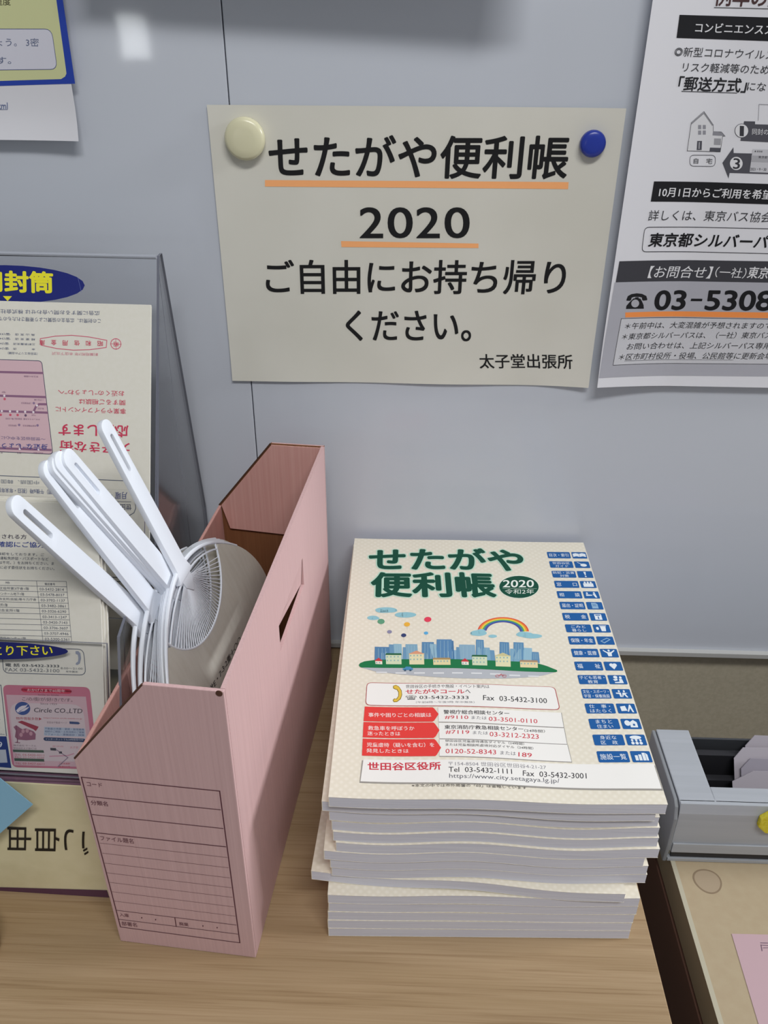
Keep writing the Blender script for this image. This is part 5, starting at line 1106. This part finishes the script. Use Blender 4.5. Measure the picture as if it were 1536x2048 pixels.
b = B(); b.box(X0 + 27.5, X1 - 27, Y0 + 15, Y1 - 12, 2, 4, DARK); b.box(X0 + 27, X0 + 28, Y0 + 15, Y1, 2, H - 6, DARK); b.box(X0 + 27.5, X1 - 27, Y1 - 14, Y1 - 8, 2, H - 14, DARK)
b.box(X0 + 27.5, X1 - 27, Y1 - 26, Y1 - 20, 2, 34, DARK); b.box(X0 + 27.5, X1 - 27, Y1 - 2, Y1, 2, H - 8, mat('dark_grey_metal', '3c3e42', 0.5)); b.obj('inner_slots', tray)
b = B(); cx, cz = -38, 40 - 20 + 34 - 0
pts = []
for k in range(8):
    a = math.pi / 8 + k * math.pi / 4; pts.append((-26 + 12.5 * math.cos(a), Y0 - 4.0, 52 + 12 * math.sin(a)))
b.prism(pts, (0, -4.5, 0), noise_mat('yellow_sponge', 'c8b82c', 'd8cc4c', (1, 1, 1), 400, 3, 0.9, 0.1, 0.4))
b.obj('sponge', bevel=1.0, loc=(310, -185, TZ), label='small yellow octagonal sponge stuck on the front of the silver tray', cat='sponge')

# paper slips leaning in the tray, each its own thing
slipmat = [mat('slip_paper_%d' % i, c, 0.75, 0.2) for i, c in enumerate(('a8a2aa', '9a95a0', 'aca6ae'))]
slip_lab = ['front lined paper slip with pen writing in the silver tray', 'second paper slip, just behind the written one in the tray', 'third paper slip in the silver tray, leaning slightly left', 'rearmost grey paper slip standing highest in the silver tray']
for i in range(4):
    s_ = root('paper_slip', slip_lab[i], 'paper slip', (314, -199 + i * 5.0, -17), group='paper slips in the silver tray')
    s_.rotation_euler = (math.radians(-26), 0, math.radians((0.5, -1.5, 1.2, -0.8)[i]))
    w0, w1, hh = (-44, -36, -40, -30)[i], 80, (52, 58, 64, 70)[i]
    b = B()
    cut_ = 16 if i == 0 else 7
    b.prism([(w0 + 4, 0, 0), (w1, 0, 0), (w1, 0, hh), (w0 + cut_, 0, hh), (w0, 0, hh - 9)], (0, 0.7, 0), slipmat[i % 3]); b.obj('sheet', s_)
    if i == 0:
        b = B(); b.box(w0 + 6, w1, -.25, -.05, hh - 34, hh - 33.4, mat('slip_rule', '4a4450', .8)); b.obj('ruled_line', s_)
        b = B(); inkm = mat('slip_ink', '3c3440', .8)
        for (xa, za, xb, zb) in ((-6, 33, 0, 38), (0, 38, 2, 32), (4, 36, 10, 39), (6, 30, 12, 42), (12, 33, 18, 36), (16, 30, 10, 18), (22, 44, 12, 26), (22, 38, 30, 40)):
            b.tube([(xa - 8, -.2, za - 16), ((xa + xb) / 2 - 7, -.25, (za + zb) / 2 - 15.2), (xb - 8, -.2, zb - 16)], .3, inkm, 5)
        b.obj('handwriting', s_)

# ------------------------------------------------------------------ paper on the whiteboard
def sheet_on_wall(name, label, x0, x1, z0, z1, fn, mt, key, cut=8, clip=None, extra=None):
    r = root(name, label, 'poster' if 'poster' in name else 'notice', ((x0 + x1) / 2, 0, z0))
    ox, oz = (x0 + x1) / 2, z0
    b = B(); nu, nv = 40, 28
    vs = []
    for j in range(nv + 1):
        for i in range(nu + 1):
            u = x0 + (x1 - x0) * i / nu; v = z0 + (z1 - z0) * j / nv
            a, c = (extra(u, v) if extra else (u, v))
            vs.append((a - ox, -fn(a, c), c - oz))
    n = len(vs); vs += [(x, y + .12, z) for x, y, z in vs]
    fs = [(j * (nu + 1) + i, j * (nu + 1) + i + 1, (j + 1) * (nu + 1) + i + 1, (j + 1) * (nu + 1) + i) for j in range(nv) for i in range(nu)]
    fb = [tuple(n + k for k in f[::-1]) for f in fs]
    ring = [i for i in range(nu + 1)] + [j * (nu + 1) + nu for j in range(1, nv + 1)] + [nv * (nu + 1) + i for i in range(nu - 1, -1, -1)] + [j * (nu + 1) for j in range(nv - 1, 0, -1)]
    fe = [(ring[k], ring[(k + 1) % len(ring)], n + ring[(k + 1) % len(ring)], n + ring[k]) for k in range(len(ring))]
    b.add(vs, fs + fb + fe, mt); pp = b.obj('paper', r, smooth=True)
    print_sheet(key, pp, lambda u, v, w: (u - ox, -fn(u, v) - w, v - oz), cut=cut, clip=clip, base=.1, step=.06, kind='stuff' if key == 'advice_poster' else None)
    return r
sr = 0.00286
def rot_notice(u, v):
    du, dv = u - 0.73, v - 392.3
    return 0.73 + du * math.cos(sr) - dv * math.sin(sr), 392.3 + du * math.sin(sr) + dv * math.cos(sr)
def f_notice(u, v):
    w = 1.0 + 3.0 * max(0, (u - 95) / 55) ** 2 + 2.0 * max(0, (330 - v) / 45) ** 2 * (0.6 + 0.4 * math.cos((u + 110) / 22))
    return w + 0.8 * max(0, (-110 - u) / 40) ** 2
sheet_on_wall('notice_sheet', 'cream notice sheet with large black Japanese lettering and orange underlines on the whiteboard', -147.8, 149.2, 287.3, 497.3, f_notice, NOTICE, 'notice', extra=rot_notice)
def f_pass(u, v):
    return 4.0 + 7.0 * max(0, (215 - u) / 60) ** 1.5 + 3 * max(0, (340 - v) / 50) ** 2
sheet_on_wall('bus_pass_poster', 'white poster with black banner bars and grey telephone panel right of the cream notice', 154.6, 365, 291.5, 588.5, f_pass, WHITEPAPER, 'pass_poster', clip=[(364.5, 0, 1, 0)])
def f_adv(u, v):
    return 5.0 + 5.0 * max(0, (500 - v) / 30) ** 2 + 2 * max(0, (u + 290) / 47) ** 2
sheet_on_wall('hygiene_advice_poster', 'white poster with blue and pale yellow frame at the top left of the whiteboard', -449, -241.5, 473, 770, f_adv, WHITEPAPER, 'advice_poster', clip=[(-448.5, 0, -1, 0), (0, 769, 0, 1)])
# a poster hung higher up, out of the frame: only its shade reaches the top of the picture
hp = root('landscape_poster', 'wide white poster hung above the cream notice, mostly out of view', 'poster', (-70, 0, 586))
b = B(); b.prism([(-150, -37, 0), (140, -45, -6), (140, -3, 180), (-150, -3, 180)], (0, -.2, 0), WHITEPAPER); b.obj('paper', hp)

def magnet(name, label, x, z, r, h, mt):
    b = B()
    b.lathe([(r * .96, 0), (r, h * .25), (r, h * .55), (r * .95, h * .78), (r * .82, h * .92), (r * .5, h), (.01, h)], mt, 48, 'y')
    o = b.obj(name, None, (x, -1.5, z), smooth=True, label=label, cat='magnet')
magnet('cream_magnet', 'large round cream magnet at the top left corner of the notice', -121.9, 475.2, 14.6, 8, mat('cream_magnet_plastic', 'd8d4b4', 0.25, 0.5))
magnet('blue_magnet', 'small round blue magnet at the top right corner of the notice', 128.4, 474.6, 9.2, 7, mat('blue_magnet_plastic', '24389c', 0.25, 0.5))

# ------------------------------------------------------------------ handbooks
TH = 8.97
XC = [54, 54, 54.5, 55.5, 55.5, 53.5, 60.5, 59.5, 55.7, 64.0, 62, 61.5, 59.5, 57.0, 60.2]
YF = [-308.6, -308.6, -308.4, -308.3, -308.6, -305.6, -302.6, -302.9, -303.6, -303.4, -302.0, -301.0, -300.6, -302.5, -305.5]
YW = [.028, .027, .026, .024, .022, -.045, .004, .006, .006, .004, .006, .004, .008, -.004, .0076]
AMP = [0, .1, .3, .6, 1.0, 1.7, 1.9, 2.0, 2.1, 2.1, 2.1, 2.1, 1.8, 1.4, .9]
def wave(x, y):
    """soft ripple of the paper stack, strongest along the front edge"""
    e = math.exp(-(y + 305) / 130.0)
    return math.cos((x - 48) / 125.0 * 2 * math.pi) * min(1.0, e + .2)
def zbot(k, x, y):
    z = 0.3
    for i in range(k):
        z += TH - 0.1 + abs(AMP[i + 1] - AMP[i])
    z += AMP[k] * wave(x, y)
    return z
def book_surface(k):
    c, s = math.cos(YW[k]), math.sin(YW[k])
    yc = YF[k] + 148.5
    def f(u, v):
        x = XC[k] + c * u - s * v; y = yc + s * u + c * v
        return zbot(k, x, y)
    return f
ORD = ['lowest handbook of the stack, lying on the oak desk', 'second handbook from the bottom of the stack', 'third handbook from the bottom of the stack', 'fourth handbook from the bottom of the stack', 'fifth handbook from the bottom, cream cover showing at left front',
       'sixth handbook from the bottom, jutting out left and forward with its cream cover showing', 'seventh handbook from the bottom, set back above the jutting one', 'eighth handbook from the bottom of the stack', 'ninth handbook from the bottom, shifted a little left',
       'tenth handbook from the bottom, jutting out right with a cream strip showing', 'fifth handbook below the topmost one', 'fourth book counted from the top of the stack', 'third book counted from the top of the stack', 'handbook directly under the topmost one, spine showing at left',
       'topmost handbook, cream cover with green title, city skyline and blue index tabs']
z_hist = []
for k in range(15):
    yc = YF[k] + 148.5
    fb = book_surface(k)
    r = root('handbook', ORD[k] if k != 10 else 'eleventh handbook from the bottom, fifth counted from the top', 'book', (XC[k], yc, 0), YW[k], group='handbooks in the stack')
    nu, nv = 42, 12
    ct = .22
    b = B()
    def grid(x0, x1, y0, y1, dz, flip=False):
        vs = []
        for j in range(nv + 1):
            for i in range(nu + 1):
                u = x0 + (x1 - x0) * i / nu; v = y0 + (y1 - y0) * j / nv
                vs.append((u, v, fb(u, v) + dz))
        return vs
    def slab(b, x0, x1, y0, y1, d0, d1, mt):
        lo, hi = grid(x0, x1, y0, y1, d0), grid(x0, x1, y0, y1, d1)
        n = len(lo); W1 = nu + 1
        fs = []
        for j in range(nv):
            for i in range(nu):
                a = j * W1 + i
                fs.append((a, a + W1, a + W1 + 1, a + 1)); fs.append((n + a, n + a + 1, n + a + W1 + 1, n + a + W1))
        ring = [i for i in range(W1)] + [j * W1 + nu for j in range(1, nv + 1)] + [nv * W1 + i for i in range(nu - 1, -1, -1)] + [j * W1 for j in range(nv - 1, 0, -1)]
        fs += [(ring[q], ring[(q + 1) % len(ring)], n + ring[(q + 1) % len(ring)], n + ring[q]) for q in range(len(ring))]
        b.add(lo + hi, fs, mt)
    T1 = TH - .12
    pb = B(); slab(pb, -104.7, 104.8, -148.4, 148.4, ct, T1 - ct, PAGES); pb.obj('pages', r, smooth=True)
    slab(b, -105, 105, -148.5, 148.5, 0, ct, COVER); slab(b, -105, 105, -148.5, 148.5, T1 - ct, T1, COVER); slab(b, -105, -104.6, -148.5, 148.5, ct, T1 - ct, COVER)
    cv = b.obj('cover', r, smooth=True)
    if k == 14:
        print_sheet('cover', cv, lambda u, v, w: (u, v, fb(u, v) + T1 + w), cut=6, base=.06, step=.04, clip=[(104.8, 0, 1, 0)])
    if k == 5:
        # the same footer line of the cover, where this book peeks out
        it = [i for i in PRINTS['cover'] if i[0] == 't' and i[3].startswith('※')]
        PRINTS['cover_footer'] = it
        print_sheet('cover_footer', cv, lambda u, v, w: (u + 12, v, fb(u, v) + T1 + w), cut=6, base=.06, step=.04)

# ------------------------------------------------------------------ pink file box
KX, KY, KR, W, D, H1, H2, CH = -95.0, -329.2, -0.08975, 96.16, 297.8, 243.36, 179.6, 51.0
fb_ = root('file_box', 'pink cardboard file box with a ruled label form, holding white plastic fans', 'file box', (KX, KY, 0), KR)
TK = 2.6
def panel_poly(y0, th, name, mo, mi, low=0.4):
    """front / back panel with the cut corner; two skins plus corrugated edge"""
    P = [(-W, low), (0, low), (0, H1), (-W + CH, H1), (-W, H2)]
    b = B()
    a = [(x, y0, z) for x, z in P]; c = [(x, y0 + th, z) for x, z in P]
    n = len(P)
    b.add(a, [tuple(range(n))], mo); b.add(c, [tuple(range(n))[::-1]], mi)
    b.add(a + c, [(i, (i + 1) % n, n + (i + 1) % n, n + i) for i in range(n) if i < 2], PINK)
    b.add(a + c, [(i, (i + 1) % n, n + (i + 1) % n, n + i) for i in range(n) if i == 2], PINK)
    b.add(a + c, [(i, (i + 1) % n, n + (i + 1) % n, n + i) for i in range(n) if i > 2], KRAFT_EDGE)
    return b.obj(name, fb_, bevel=0.5, seg=2)
front_p = panel_poly(0, TK, 'front_panel', PINK, PINK_IN)
panel_poly(D - TK, TK, 'back_panel', KRAFT, PINK)
b = B(); b.prism([(-3, D - TK - .4, 243), (-W + CH + 1, D - TK - .4, 243), (-W + 3, D - TK - .4, H2 + 1), (-W + 9, D - TK - .4, 157), (-3, D - TK - .4, 153)], (0, -1.8, 0), PINK_IN, KRAFT_EDGE); b.obj('folded_flap', fb_, bevel=0.3, seg=1)
b = B(); b.prism([(-W, TK + .1, .4), (-W, D - TK - .1, .4), (-W, D - TK - .1, H2), (-W, TK + .1, H2)], (TK, 0, 0), PINK_IN); b.obj('left_side', fb_, bevel=0.9)
# right side with the hand slot, its tongue pushed inwards
sy0, sy1, sz0, sz1 = 118, 198, 172, 197
b = B()
def wallrect(y0, y1, z0, z1): b.box(-TK, 0, y0, y1, z0, z1, PINK)
ys_ = [TK + .1, sy0, sy1, D - TK - .1]; zs_ = [.4, sz0, sz1, H1]
V = {}
vs = []; fs = []
for side, x in enumerate((-TK, 0)):
    for j, z in enumerate(zs_):
        for i, y in enumerate(ys_):
            V[(side, i, j)] = len(vs); vs.append((x, y, z))
for j in range(3):
    for i in range(3):
        if i == 1 and j == 1: continue
        fs.append((V[1, i, j], V[1, i + 1, j], V[1, i + 1, j + 1], V[1, i, j + 1])); fs.append((V[0, i, j], V[0, i, j + 1], V[0, i + 1, j + 1], V[0, i + 1, j]))
for (a_, c_) in (((1, 1), (2, 1)), ((2, 1), (2, 2)), ((2, 2), (1, 2)), ((1, 2), (1, 1))):
    fs.append((V[0, a_[0], a_[1]], V[0, c_[0], c_[1]], V[1, c_[0], c_[1]], V[1, a_[0], a_[1]]))
for i in range(3):
    for j in (0, 3): fs.append((V[0, i, j], V[0, i + 1, j], V[1, i + 1, j], V[1, i, j]))
for j in range(3):
    for i in (0, 3): fs.append((V[0, i, j], V[0, i, j + 1], V[1, i, j + 1], V[1, i, j]))
b.add(vs, fs, PINK); b.obj('right_side', fb_)
b = B(); q = .24
b.prism([(-.5, sy0 + .8, sz1 - .3), (-.5, sy1 - .8, sz1 - .3), (-2.2, sy1 - .8, sz0 + 1), (-8.5, sy0 + .8, sz0 + 4)], (-1.8, 0, 0), PINK, KRAFT_EDGE); b.obj('slot_tongue', fb_)
b = B(); b.box(-W + TK, -TK, TK, D - TK, .4, 2.4, KRAFT); b.obj('base', fb_)
print_sheet('form', front_p, lambda u, v, w: (u, -w, v), base=.08, step=.05, names=('form_lettering', 'form_lines'), kind='stuff')
cutm = mat('raw_cut_edge', '54382c', 0.9)
for yy in (0.5, D - TK + .3):
    b = B(); b.tube([(-W + CH - .3, yy, H1 - .3), (-W + .4, yy, H2 - .2)], .75, cutm, 6); b.obj('cut_edge', fb_)
b = B(); b.lathe([(1.9, 0), (1.9, .5)], cutm, 20, 'y', (-2.6, .1, H1 - 1.2)); b.obj('punched_notch', fb_)

# ------------------------------------------------------------------ white plastic fans standing in the file box
ck, sk = math.cos(KR), math.sin(KR)
def box_to_world(p): return (KX + ck * p[0] - sk * p[1], KY + sk * p[0] + ck * p[1], p[2])
def curve_pos(s, lean):
    """profile of the leaning fan: straight at the handle, easing to upright lower down. returns x, z, nx, nz"""
    lean0 = math.radians(lean)
    if s <= 0:
        return -s * -math.sin(lean0), -s * math.cos(lean0), math.cos(lean0), math.sin(lean0)
    x = z = 0.0; n = max(1, int(s / 4)); ds = s / n; a = lean0
    for i in range(n):
        t = min(1, max(0, ((i + .5) * ds - 25) / 130)); t = t * t * (3 - 2 * t)
        a = lean0 * (1 - t)
        x += math.sin(a) * ds; z -= math.cos(a) * ds
    return x, z, math.cos(a), math.sin(a)
_cc = {}
def curve_at(s, lean):
    k = (round(s, 1), lean)
    if k not in _cc: _cc[k] = curve_pos(*k)
    return _cc[k]
FAN_GROUP = 'white plastic hand fans in the file box'
def make_fan(label, rootpos, ang, tip, lean, printed=False):
    def cp(s): return curve_at(s, lean)
    wx, wy, wz = box_to_world(rootpos)
    r = root('hand_fan', label, 'fan', (wx, wy, wz), KR, group=FAN_GROUP)
    ca, sa = math.cos(ang), math.sin(ang)
    def sh(s, t, w=0.0):          # disc coordinates (turned in the sheet plane) -> local mm
        s2, t2 = s * ca - t * sa, s * sa + t * ca
        x, z, nx, nz = cp(s2)
        return (x + nx * w, t2, z + nz * w)
    def raw(s, t, w=0.0):
        x, z, nx, nz = cp(s); return (x + nx * w, t, z + nz * w)
    # handle: tapering plate with a slot near its tip
    hl = math.hypot(*tip); hs, ht = tip[0] / hl, tip[1] / hl
    def hp_(a, c, w): return raw(a * hs - c * ht, a * ht + c * hs, w)
    prof = []
    def halfw(a): return 6.9 + 1.5 * math.sin(min(1, max(0, 1 - a / hl)) * 1.6) if a > 6 else 8.2 + (6 - a) * .4
    N_ = 26
    L0 = [-4 + (hl - 2) * i / N_ for i in range(N_ + 1)]
    outer = [(a, halfw(a)) for a in L0 if a < hl - 6]
    cap = [(hl - 6 + 6.2 * math.sin(t * math.pi / 12), 6.9 * math.cos(t * math.pi / 12)) for t in range(0, 7)]
    right = outer + cap
    loop = right + [(a, -c) for a, c in right[::-1][1:]]
    slot = []
    s0, s1, sw = hl - 36, hl - 12, 1.7
    for t in range(7): slot.append((s1 + sw * math.sin(t * math.pi / 6 - 0) * 1, sw * math.cos(t * math.pi / 6)))
    for t in range(7): slot.append((s0 - sw * math.sin(t * math.pi / 6), -sw * math.cos(t * math.pi / 6)))
    bm = bmesh.new()
    def loopedges(L):
        v = [bm.verts.new((a, c, 0)) for a, c in L]; return [bm.edges.new((v[i], v[(i + 1) % len(v)])) for i in range(len(v))]
    e = loopedges(loop) + loopedges(slot)
    bmesh.ops.triangle_fill(bm, use_beauty=True, use_dissolve=False, edges=e)
    for fc in bm.faces:
        if fc.normal.z < 0: fc.normal_flip()
    ext = bmesh.ops.extrude_face_region(bm, geom=bm.faces[:])
    for v in ext['geom']:
        if isinstance(v, bmesh.types.BMVert): v.co.z = 4.2
    bmesh.ops.recalc_face_normals(bm, faces=bm.faces)
    ed = [x for x in bm.edges if x.is_manifold and x.calc_face_angle(0) > 0.6 and abs(x.verts[0].co.z - x.verts[1].co.z) < .1]
    bmesh.ops.bevel(bm, geom=ed, offset=0.9, segments=2, profile=.6, affect='EDGES', clamp_overlap=True)
    for v in bm.verts: v.co = Vector(hp_(v.co.x, v.co.y, v.co.z - 2.1)) * MM
    me = bpy.data.meshes.new('handle'); bm.to_mesh(me); bm.free(); me.materials.append(PLASTIC)
    me.polygons.foreach_set('use_smooth', [True] * len(me.polygons)); me.set_sharp_from_angle(angle=math.radians(35))
    link('handle', me, r)
    # bows that brace the disc
    b = B()
    b.tube([sh(-4 + 21 * (t / 60) ** 2, t, .2) for t in range(-85, 86, 5)], [1.0 + 1.0 * (1 - abs(t) / 85) for t in range(-85, 86, 5)], PLASTIC, 8); b.obj('bow', r, smooth=True)
    b = B(); b.tube([sh(4 + 17 * (t / 57) ** 2 , t, .3) for t in range(-55, 56, 5)], .8, PLASTIC, 6); b.obj('bow', r, smooth=True)
    # hub plate the ribs grow from
    b = B(); hub = [(-6, -7.5), (0, -8.5), (10, -6.5), (17, 0), (10, 6.5), (0, 8.5), (-6, 7.5)]
    top = [sh(s, t, 1.3) for s, t in hub]; bot = [sh(s, t, -1.3) for s, t in hub]; n = len(hub)
    b.add(top + bot, [tuple(range(n)), tuple(range(n, 2 * n))[::-1]] + [(i, (i + 1) % n, n + (i + 1) % n, n + i) for i in range(n)], PLASTIC); b.obj('hub', r, bevel=.5)
    # ribs, fine rods fanning out below the paper
    b = B()
    for i in range(38):
        a = math.radians(-66 + 132 * i / 37); rad = 1 / math.sqrt((math.cos(a) / 53) ** 2 + (math.sin(a) / 63) ** 2)
        p0 = (5 + 4 * math.cos(a), 5 * math.sin(a)); p1 = ((rad + 3) * math.cos(a) + 1, (rad + 1) * math.sin(a))
        b.tube([sh(*p0), sh((p0[0] + p1[0]) / 2, (p0[1] + p1[1]) / 2), sh(*p1)], .48, PLASTIC, 4)
    b.obj('ribs', r, kind='stuff')
    # paper disc with the rounded window around the hub
    b = B(); nt, ns = 56, 22
    A, S1, SC = 112.0, 101.0, 104.0
    cols = []
    for i in range(nt + 1):
        t = -A * math.cos(math.pi * i / nt)
        q = math.sqrt(max(0, 1 - (t / A) ** 2))
        lo, hi = SC - S1 * q, SC + S1 * q
        if abs(t) < 60.5: lo = max(lo, 50 * math.sqrt(max(0, 1 - (t / 60.5) ** 2)))
        cols.append([(lo + (hi - lo) * j / ns, t) for j in range(ns + 1)])
    up = [sh(s, t, .75) for c in cols for s, t in c]; dn = [sh(s, t, -.75) for c in cols for s, t in c]
    n = len(up); K = ns + 1; fs = []
    for i in range(nt):
        for j in range(ns):
            a = i * K + j; fs.append((a, a + 1, a + K + 1, a + K)); fs.append((n + a, n + a + K, n + a + K + 1, n + a + 1))
    for i in range(nt):
        for a in (i * K, i * K + ns): fs.append((a, a + K, n + a + K, n + a))
    b.add(up + dn, fs, FANPAPER); disc = b.obj('paper_disc', r, smooth=True)
    b = B(); b.tube([sh(50 * math.sqrt(max(0, 1 - (t / 60.5) ** 2)) if abs(t) < 57.5 else 15, t, .4) for t in [x * 2.5 for x in range(-23, 24)]], .8, PLASTIC, 6); b.obj('window_rim', r, smooth=True)
    if printed:
        PRINTS['fan'] = [['t', 1, '3a3434', '世E・7-3-2重十〇〇', .012, 77, -44, 12, 70, -5.0, .9]]
        print_sheet('fan', disc, lambda u, v, w: sh(u, v, .75 + w), base=.1)
    return r
FANS = [
 ('white hand fan whose handle leans lowest and farthest left out of the file box', (-93.0, 106.5, 200.5), math.radians(22), (-128.1, -57.7), 16),
 ('white hand fan with its handle just right of the lowest one', (-87.4, 117.0, 204.0), math.radians(12), (-132.0, -37.5), 15.5),
 ('hind fan of the three whose handles lie together', (-83.7, 138.3, 203.0), math.radians(14), (-134.1, -54.6), 15.5),
 ('middle fan of the three whose handles lie together', (-81.0, 136.9, 206.5), math.radians(12), (-132.4, -50.9), 16.5),
 ('front fan of the three whose handles lie together', (-77.9, 134.7, 210.5), math.radians(10), (-127.7, -42.3), 17.5),
 ('rightmost white hand fan, thin handle rising highest and cream paper disc facing out', (-73.9, 142.1, 216.0), math.radians(2), (-119.6, 4.0), 20.5),
]
for i, (lb, rp_, an, tp, ln) in enumerate(FANS):
    make_fan(lb, rp_, an, tp, ln, printed=(i == 5))

# ------------------------------------------------------------------ storage box under the leaflet stand
YS = -0.03
SX = Vector((1, YS, 0)).normalized(); SN = Vector((-YS, 1, 0)).normalized()
sb = root('storage_box', 'cream storage box with purple border and black handwriting, under the leaflet stand', 'box', (-330, -284, 0), math.atan2(YS, 1))
CREAM = noise_mat('cream_box_board', 'e0d6b2', 'dad0aa', (1, 1, 1), 60, 3, 0.7, 0.2)
b = B(); b.box(-180, 139, 0, 262, .3, 118, CREAM); body = b.obj('box_body', sb, bevel=1.2)
ob_ = Vector((-212.2, -287.7, 0))
def on_board(u, v, w):
    p = ob_ + SX * u + Vector((0, 0, v)) - SN * w
    d = p - Vector((-330, -284, 0)); return (d.dot(SX), min(d.dot(SN), -.1 - w * .5), p.z)
for kk in ('board', 'board_bottom'):
    print_sheet(kk, body, on_board, clip=[(0, .4, 0, -1), (0, 117.8, 0, 1), (20, 0, 1, 0)], base=.1, names=('handwriting', 'purple_border'))

b = B(); b.box(-180, 139, 0.2, 40, 118.05, 118.3, mat('ink_7c5c70', '7c5c70', .6)); b.obj('top_border', sb)

# ------------------------------------------------------------------ acrylic leaflet stand with its envelopes
st = root('leaflet_stand', 'clear acrylic two tier leaflet stand on the cream storage box', 'stand', (-240, -150, 118.6))
SO = Vector((-240, -150, 118.6))
tb = math.radians(28.2); t2 = math.radians(22)
VB = Vector((0, math.sin(tb), math.cos(tb))); V2 = Vector((0, math.sin(t2), math.cos(t2)))
PB = Vector((-183, -54.1, 401.6)); O2 = Vector((-200.9, -277.2, 119.6))
NB_ = SX.cross(VB).normalized(); N2_ = SX.cross(V2).normalized()      # both point towards the viewer
def L_(p): return tuple(Vector(p) - SO)
def plate(name, O, X, Vv, Nn, u0, u1, v0, v1, d0, th, mt=ACR, top=None):
    b = B()
    c = [O + X * u + Vv * v + Nn * d0 for u, v in ((u0, v0), (u1, v0), (u1, v1), (u0, v1))]
    b.prism([L_(p) for p in c], tuple(Nn * th), mt, ACR_EDGE)
    return b.obj(name, st)
lenB = (401.6 - 121) / math.cos(tb)
plate('back_plate', PB, SX, VB, NB_, -330, 0, -lenB, 0, -3.4, 2.2)
plate('pocket_front', PB, SX, VB, NB_, -330, 0, -lenB + 60, -167, 20, 2.0)
plate('pocket_front', O2, SX, V2, N2_, -316, 13, 0, 92.5, 8, 2.2, ACR_DARK)
plate('lower_back_plate', O2, SX, V2, N2_, -316, 13, 0, 100, -22, 2.0, ACR_DARK)
def xside(xx, yz, name, mt=ACR_DARK):
    b = B(); b.prism([L_((xx, y, z)) for y, z in yz], (1.8, 0, 0), mt, ACR_EDGE); return b.obj(name, st)
for xx in (-183.2, -508):
    xside(xx, [(-52, 402.5), (-44, 402.5), (-6, 165), (-8, 119.5), (-196, 119.5)], 'side_panel', ACR)
    xside(xx - .2 + (1.8 if xx > -300 else 0) - 1.6, [(-163, 226), (-146, 214), (-196, 119.6), (-282, 119.6), (-246, 210), (-210, 218)], 'pocket_side', ACR)
b = B(); b.prism([L_(p) for p in ((-507, -47, 400), (-184, -50, 400), (-184, -62, 119.6), (-507, -60, 119.6))], (0, 1.8, 0), ACR_DARK, ACR_EDGE); b.obj('rear_support', st)
b = B(); b.box(*(-508 + 240, -184 + 240), *(-286 + 150, -8 + 150), .4, 2.2, ACR); b.obj('base_plate', st)
b = B(); b.tube([L_(PB + SX * -324 + NB_ * .2 + VB * .6), L_(PB + NB_ * .2 + VB * .6)], 1.5, ACR_LIP, 8); b.obj('top_fold', st, smooth=True)
print_sheet('sticker_upper', st, lambda u, v, w: L_(PB + SX * u + VB * v + NB_ * (w - .9)), base=.2, clip=[(-328, 0, -1, 0)], names=('sticker_lettering', 'oval_sticker'))
print_sheet('sticker_lower', st, lambda u, v, w: L_(O2 + SX * u + V2 * v + N2_ * (w + 10.3)), base=.2, clip=[(-315, 0, -1, 0)], names=('sticker_lettering', 'oval_sticker'))

def envelope(label, O, X, Vv, Nn, u0, u1, v0, v1, d, key=None, clip=None, th=.5, group=None, mt=ENV):
    c0 = O + X * (u0 + u1) / 2 + Vv * v0 + Nn * d
    r = root('envelope', label, 'envelope', tuple(c0), group=group)
    b = B()
    c = [O + X * u + Vv * v + Nn * d - c0 for u, v in ((u0, v0), (u1, v0), (u1, v1), (u0, v1))]
    b.prism([tuple(p) for p in c], tuple(Nn * -th), mt); pp = b.obj('paper', r, bevel=.15, seg=1)
    if key: print_sheet(key, pp, lambda u, v, w: tuple(O + X * u + Vv * v + Nn * (d + w * .8) - c0), base=.08, step=.04, clip=clip)
    return r
for k in range(3):
    envelope(('front cream envelope with red and pink printing, upside down in the upper tier', 'envelope directly behind the red printed one in the upper tier', 'rearmost envelope in the upper tier of the leaflet stand')[k],
             PB, SX, VB, NB_, -330 + k, -2.6 - k * .5, -300, -34 - k * .5, 3.0 - k * 1.6, 'envelope_upper' if k == 0 else None, [(-329, 0, -1, 0), (0, -299, 0, -1)], th=1.4 if k else .6, group='envelopes in the upper tier')
for k in range(4):
    envelope(('front cream envelope with a telephone table and pink advertisement in the lower tier', 'second envelope from the front in the lower tier', 'third envelope from the front in the lower tier', 'rearmost envelope of the lower tier stack')[k],
             O2, SX, V2, N2_, -300 + k * .3, 8.4 + (.0, .8, .3, 1.2, .5, 1.6)[k], 0.6, 181.5 + (.0, 1.2, .4, 1.6, .9, 2.2)[k], 5.5 - k * 2.3, 'envelope_lower' if k == 0 else None, [(-299, 0, -1, 0), (0, 1, 0, -1), (8.2, 0, 1, 0)], th=2.0, group='envelopes in the lower tier')

# sky blue paper tag stuck across the front, and the pale cap at the left edge
tg = root('blue_paper_tag', 'sky blue square paper tag turned on its corner at the left edge', 'tag', (-285, -296, 70))
b = B(); b.prism([(45.3, 0, 38), (13, 0, 86), (-36, 2, 52), (-4, 1, -14)], (0, .6, 0), mat('sky_blue_paper', '8cbcd8', 0.8)); b.obj('paper', tg)
b = B(); b.lathe([(24, 0), (27, 4), (27.4, 24), (25, 30), (18, 33), (.01, 34)], mat('frosted_white_plastic', 'f0eeef', 0.3, 0.5), 48)
b.obj('round_plastic_cap', None, (-297.5, -336, .3), smooth=True, label='pale round plastic cap on the desk, just inside the left edge', cat='cap')

bpy.data.scenes.remove(_tmp_scene)
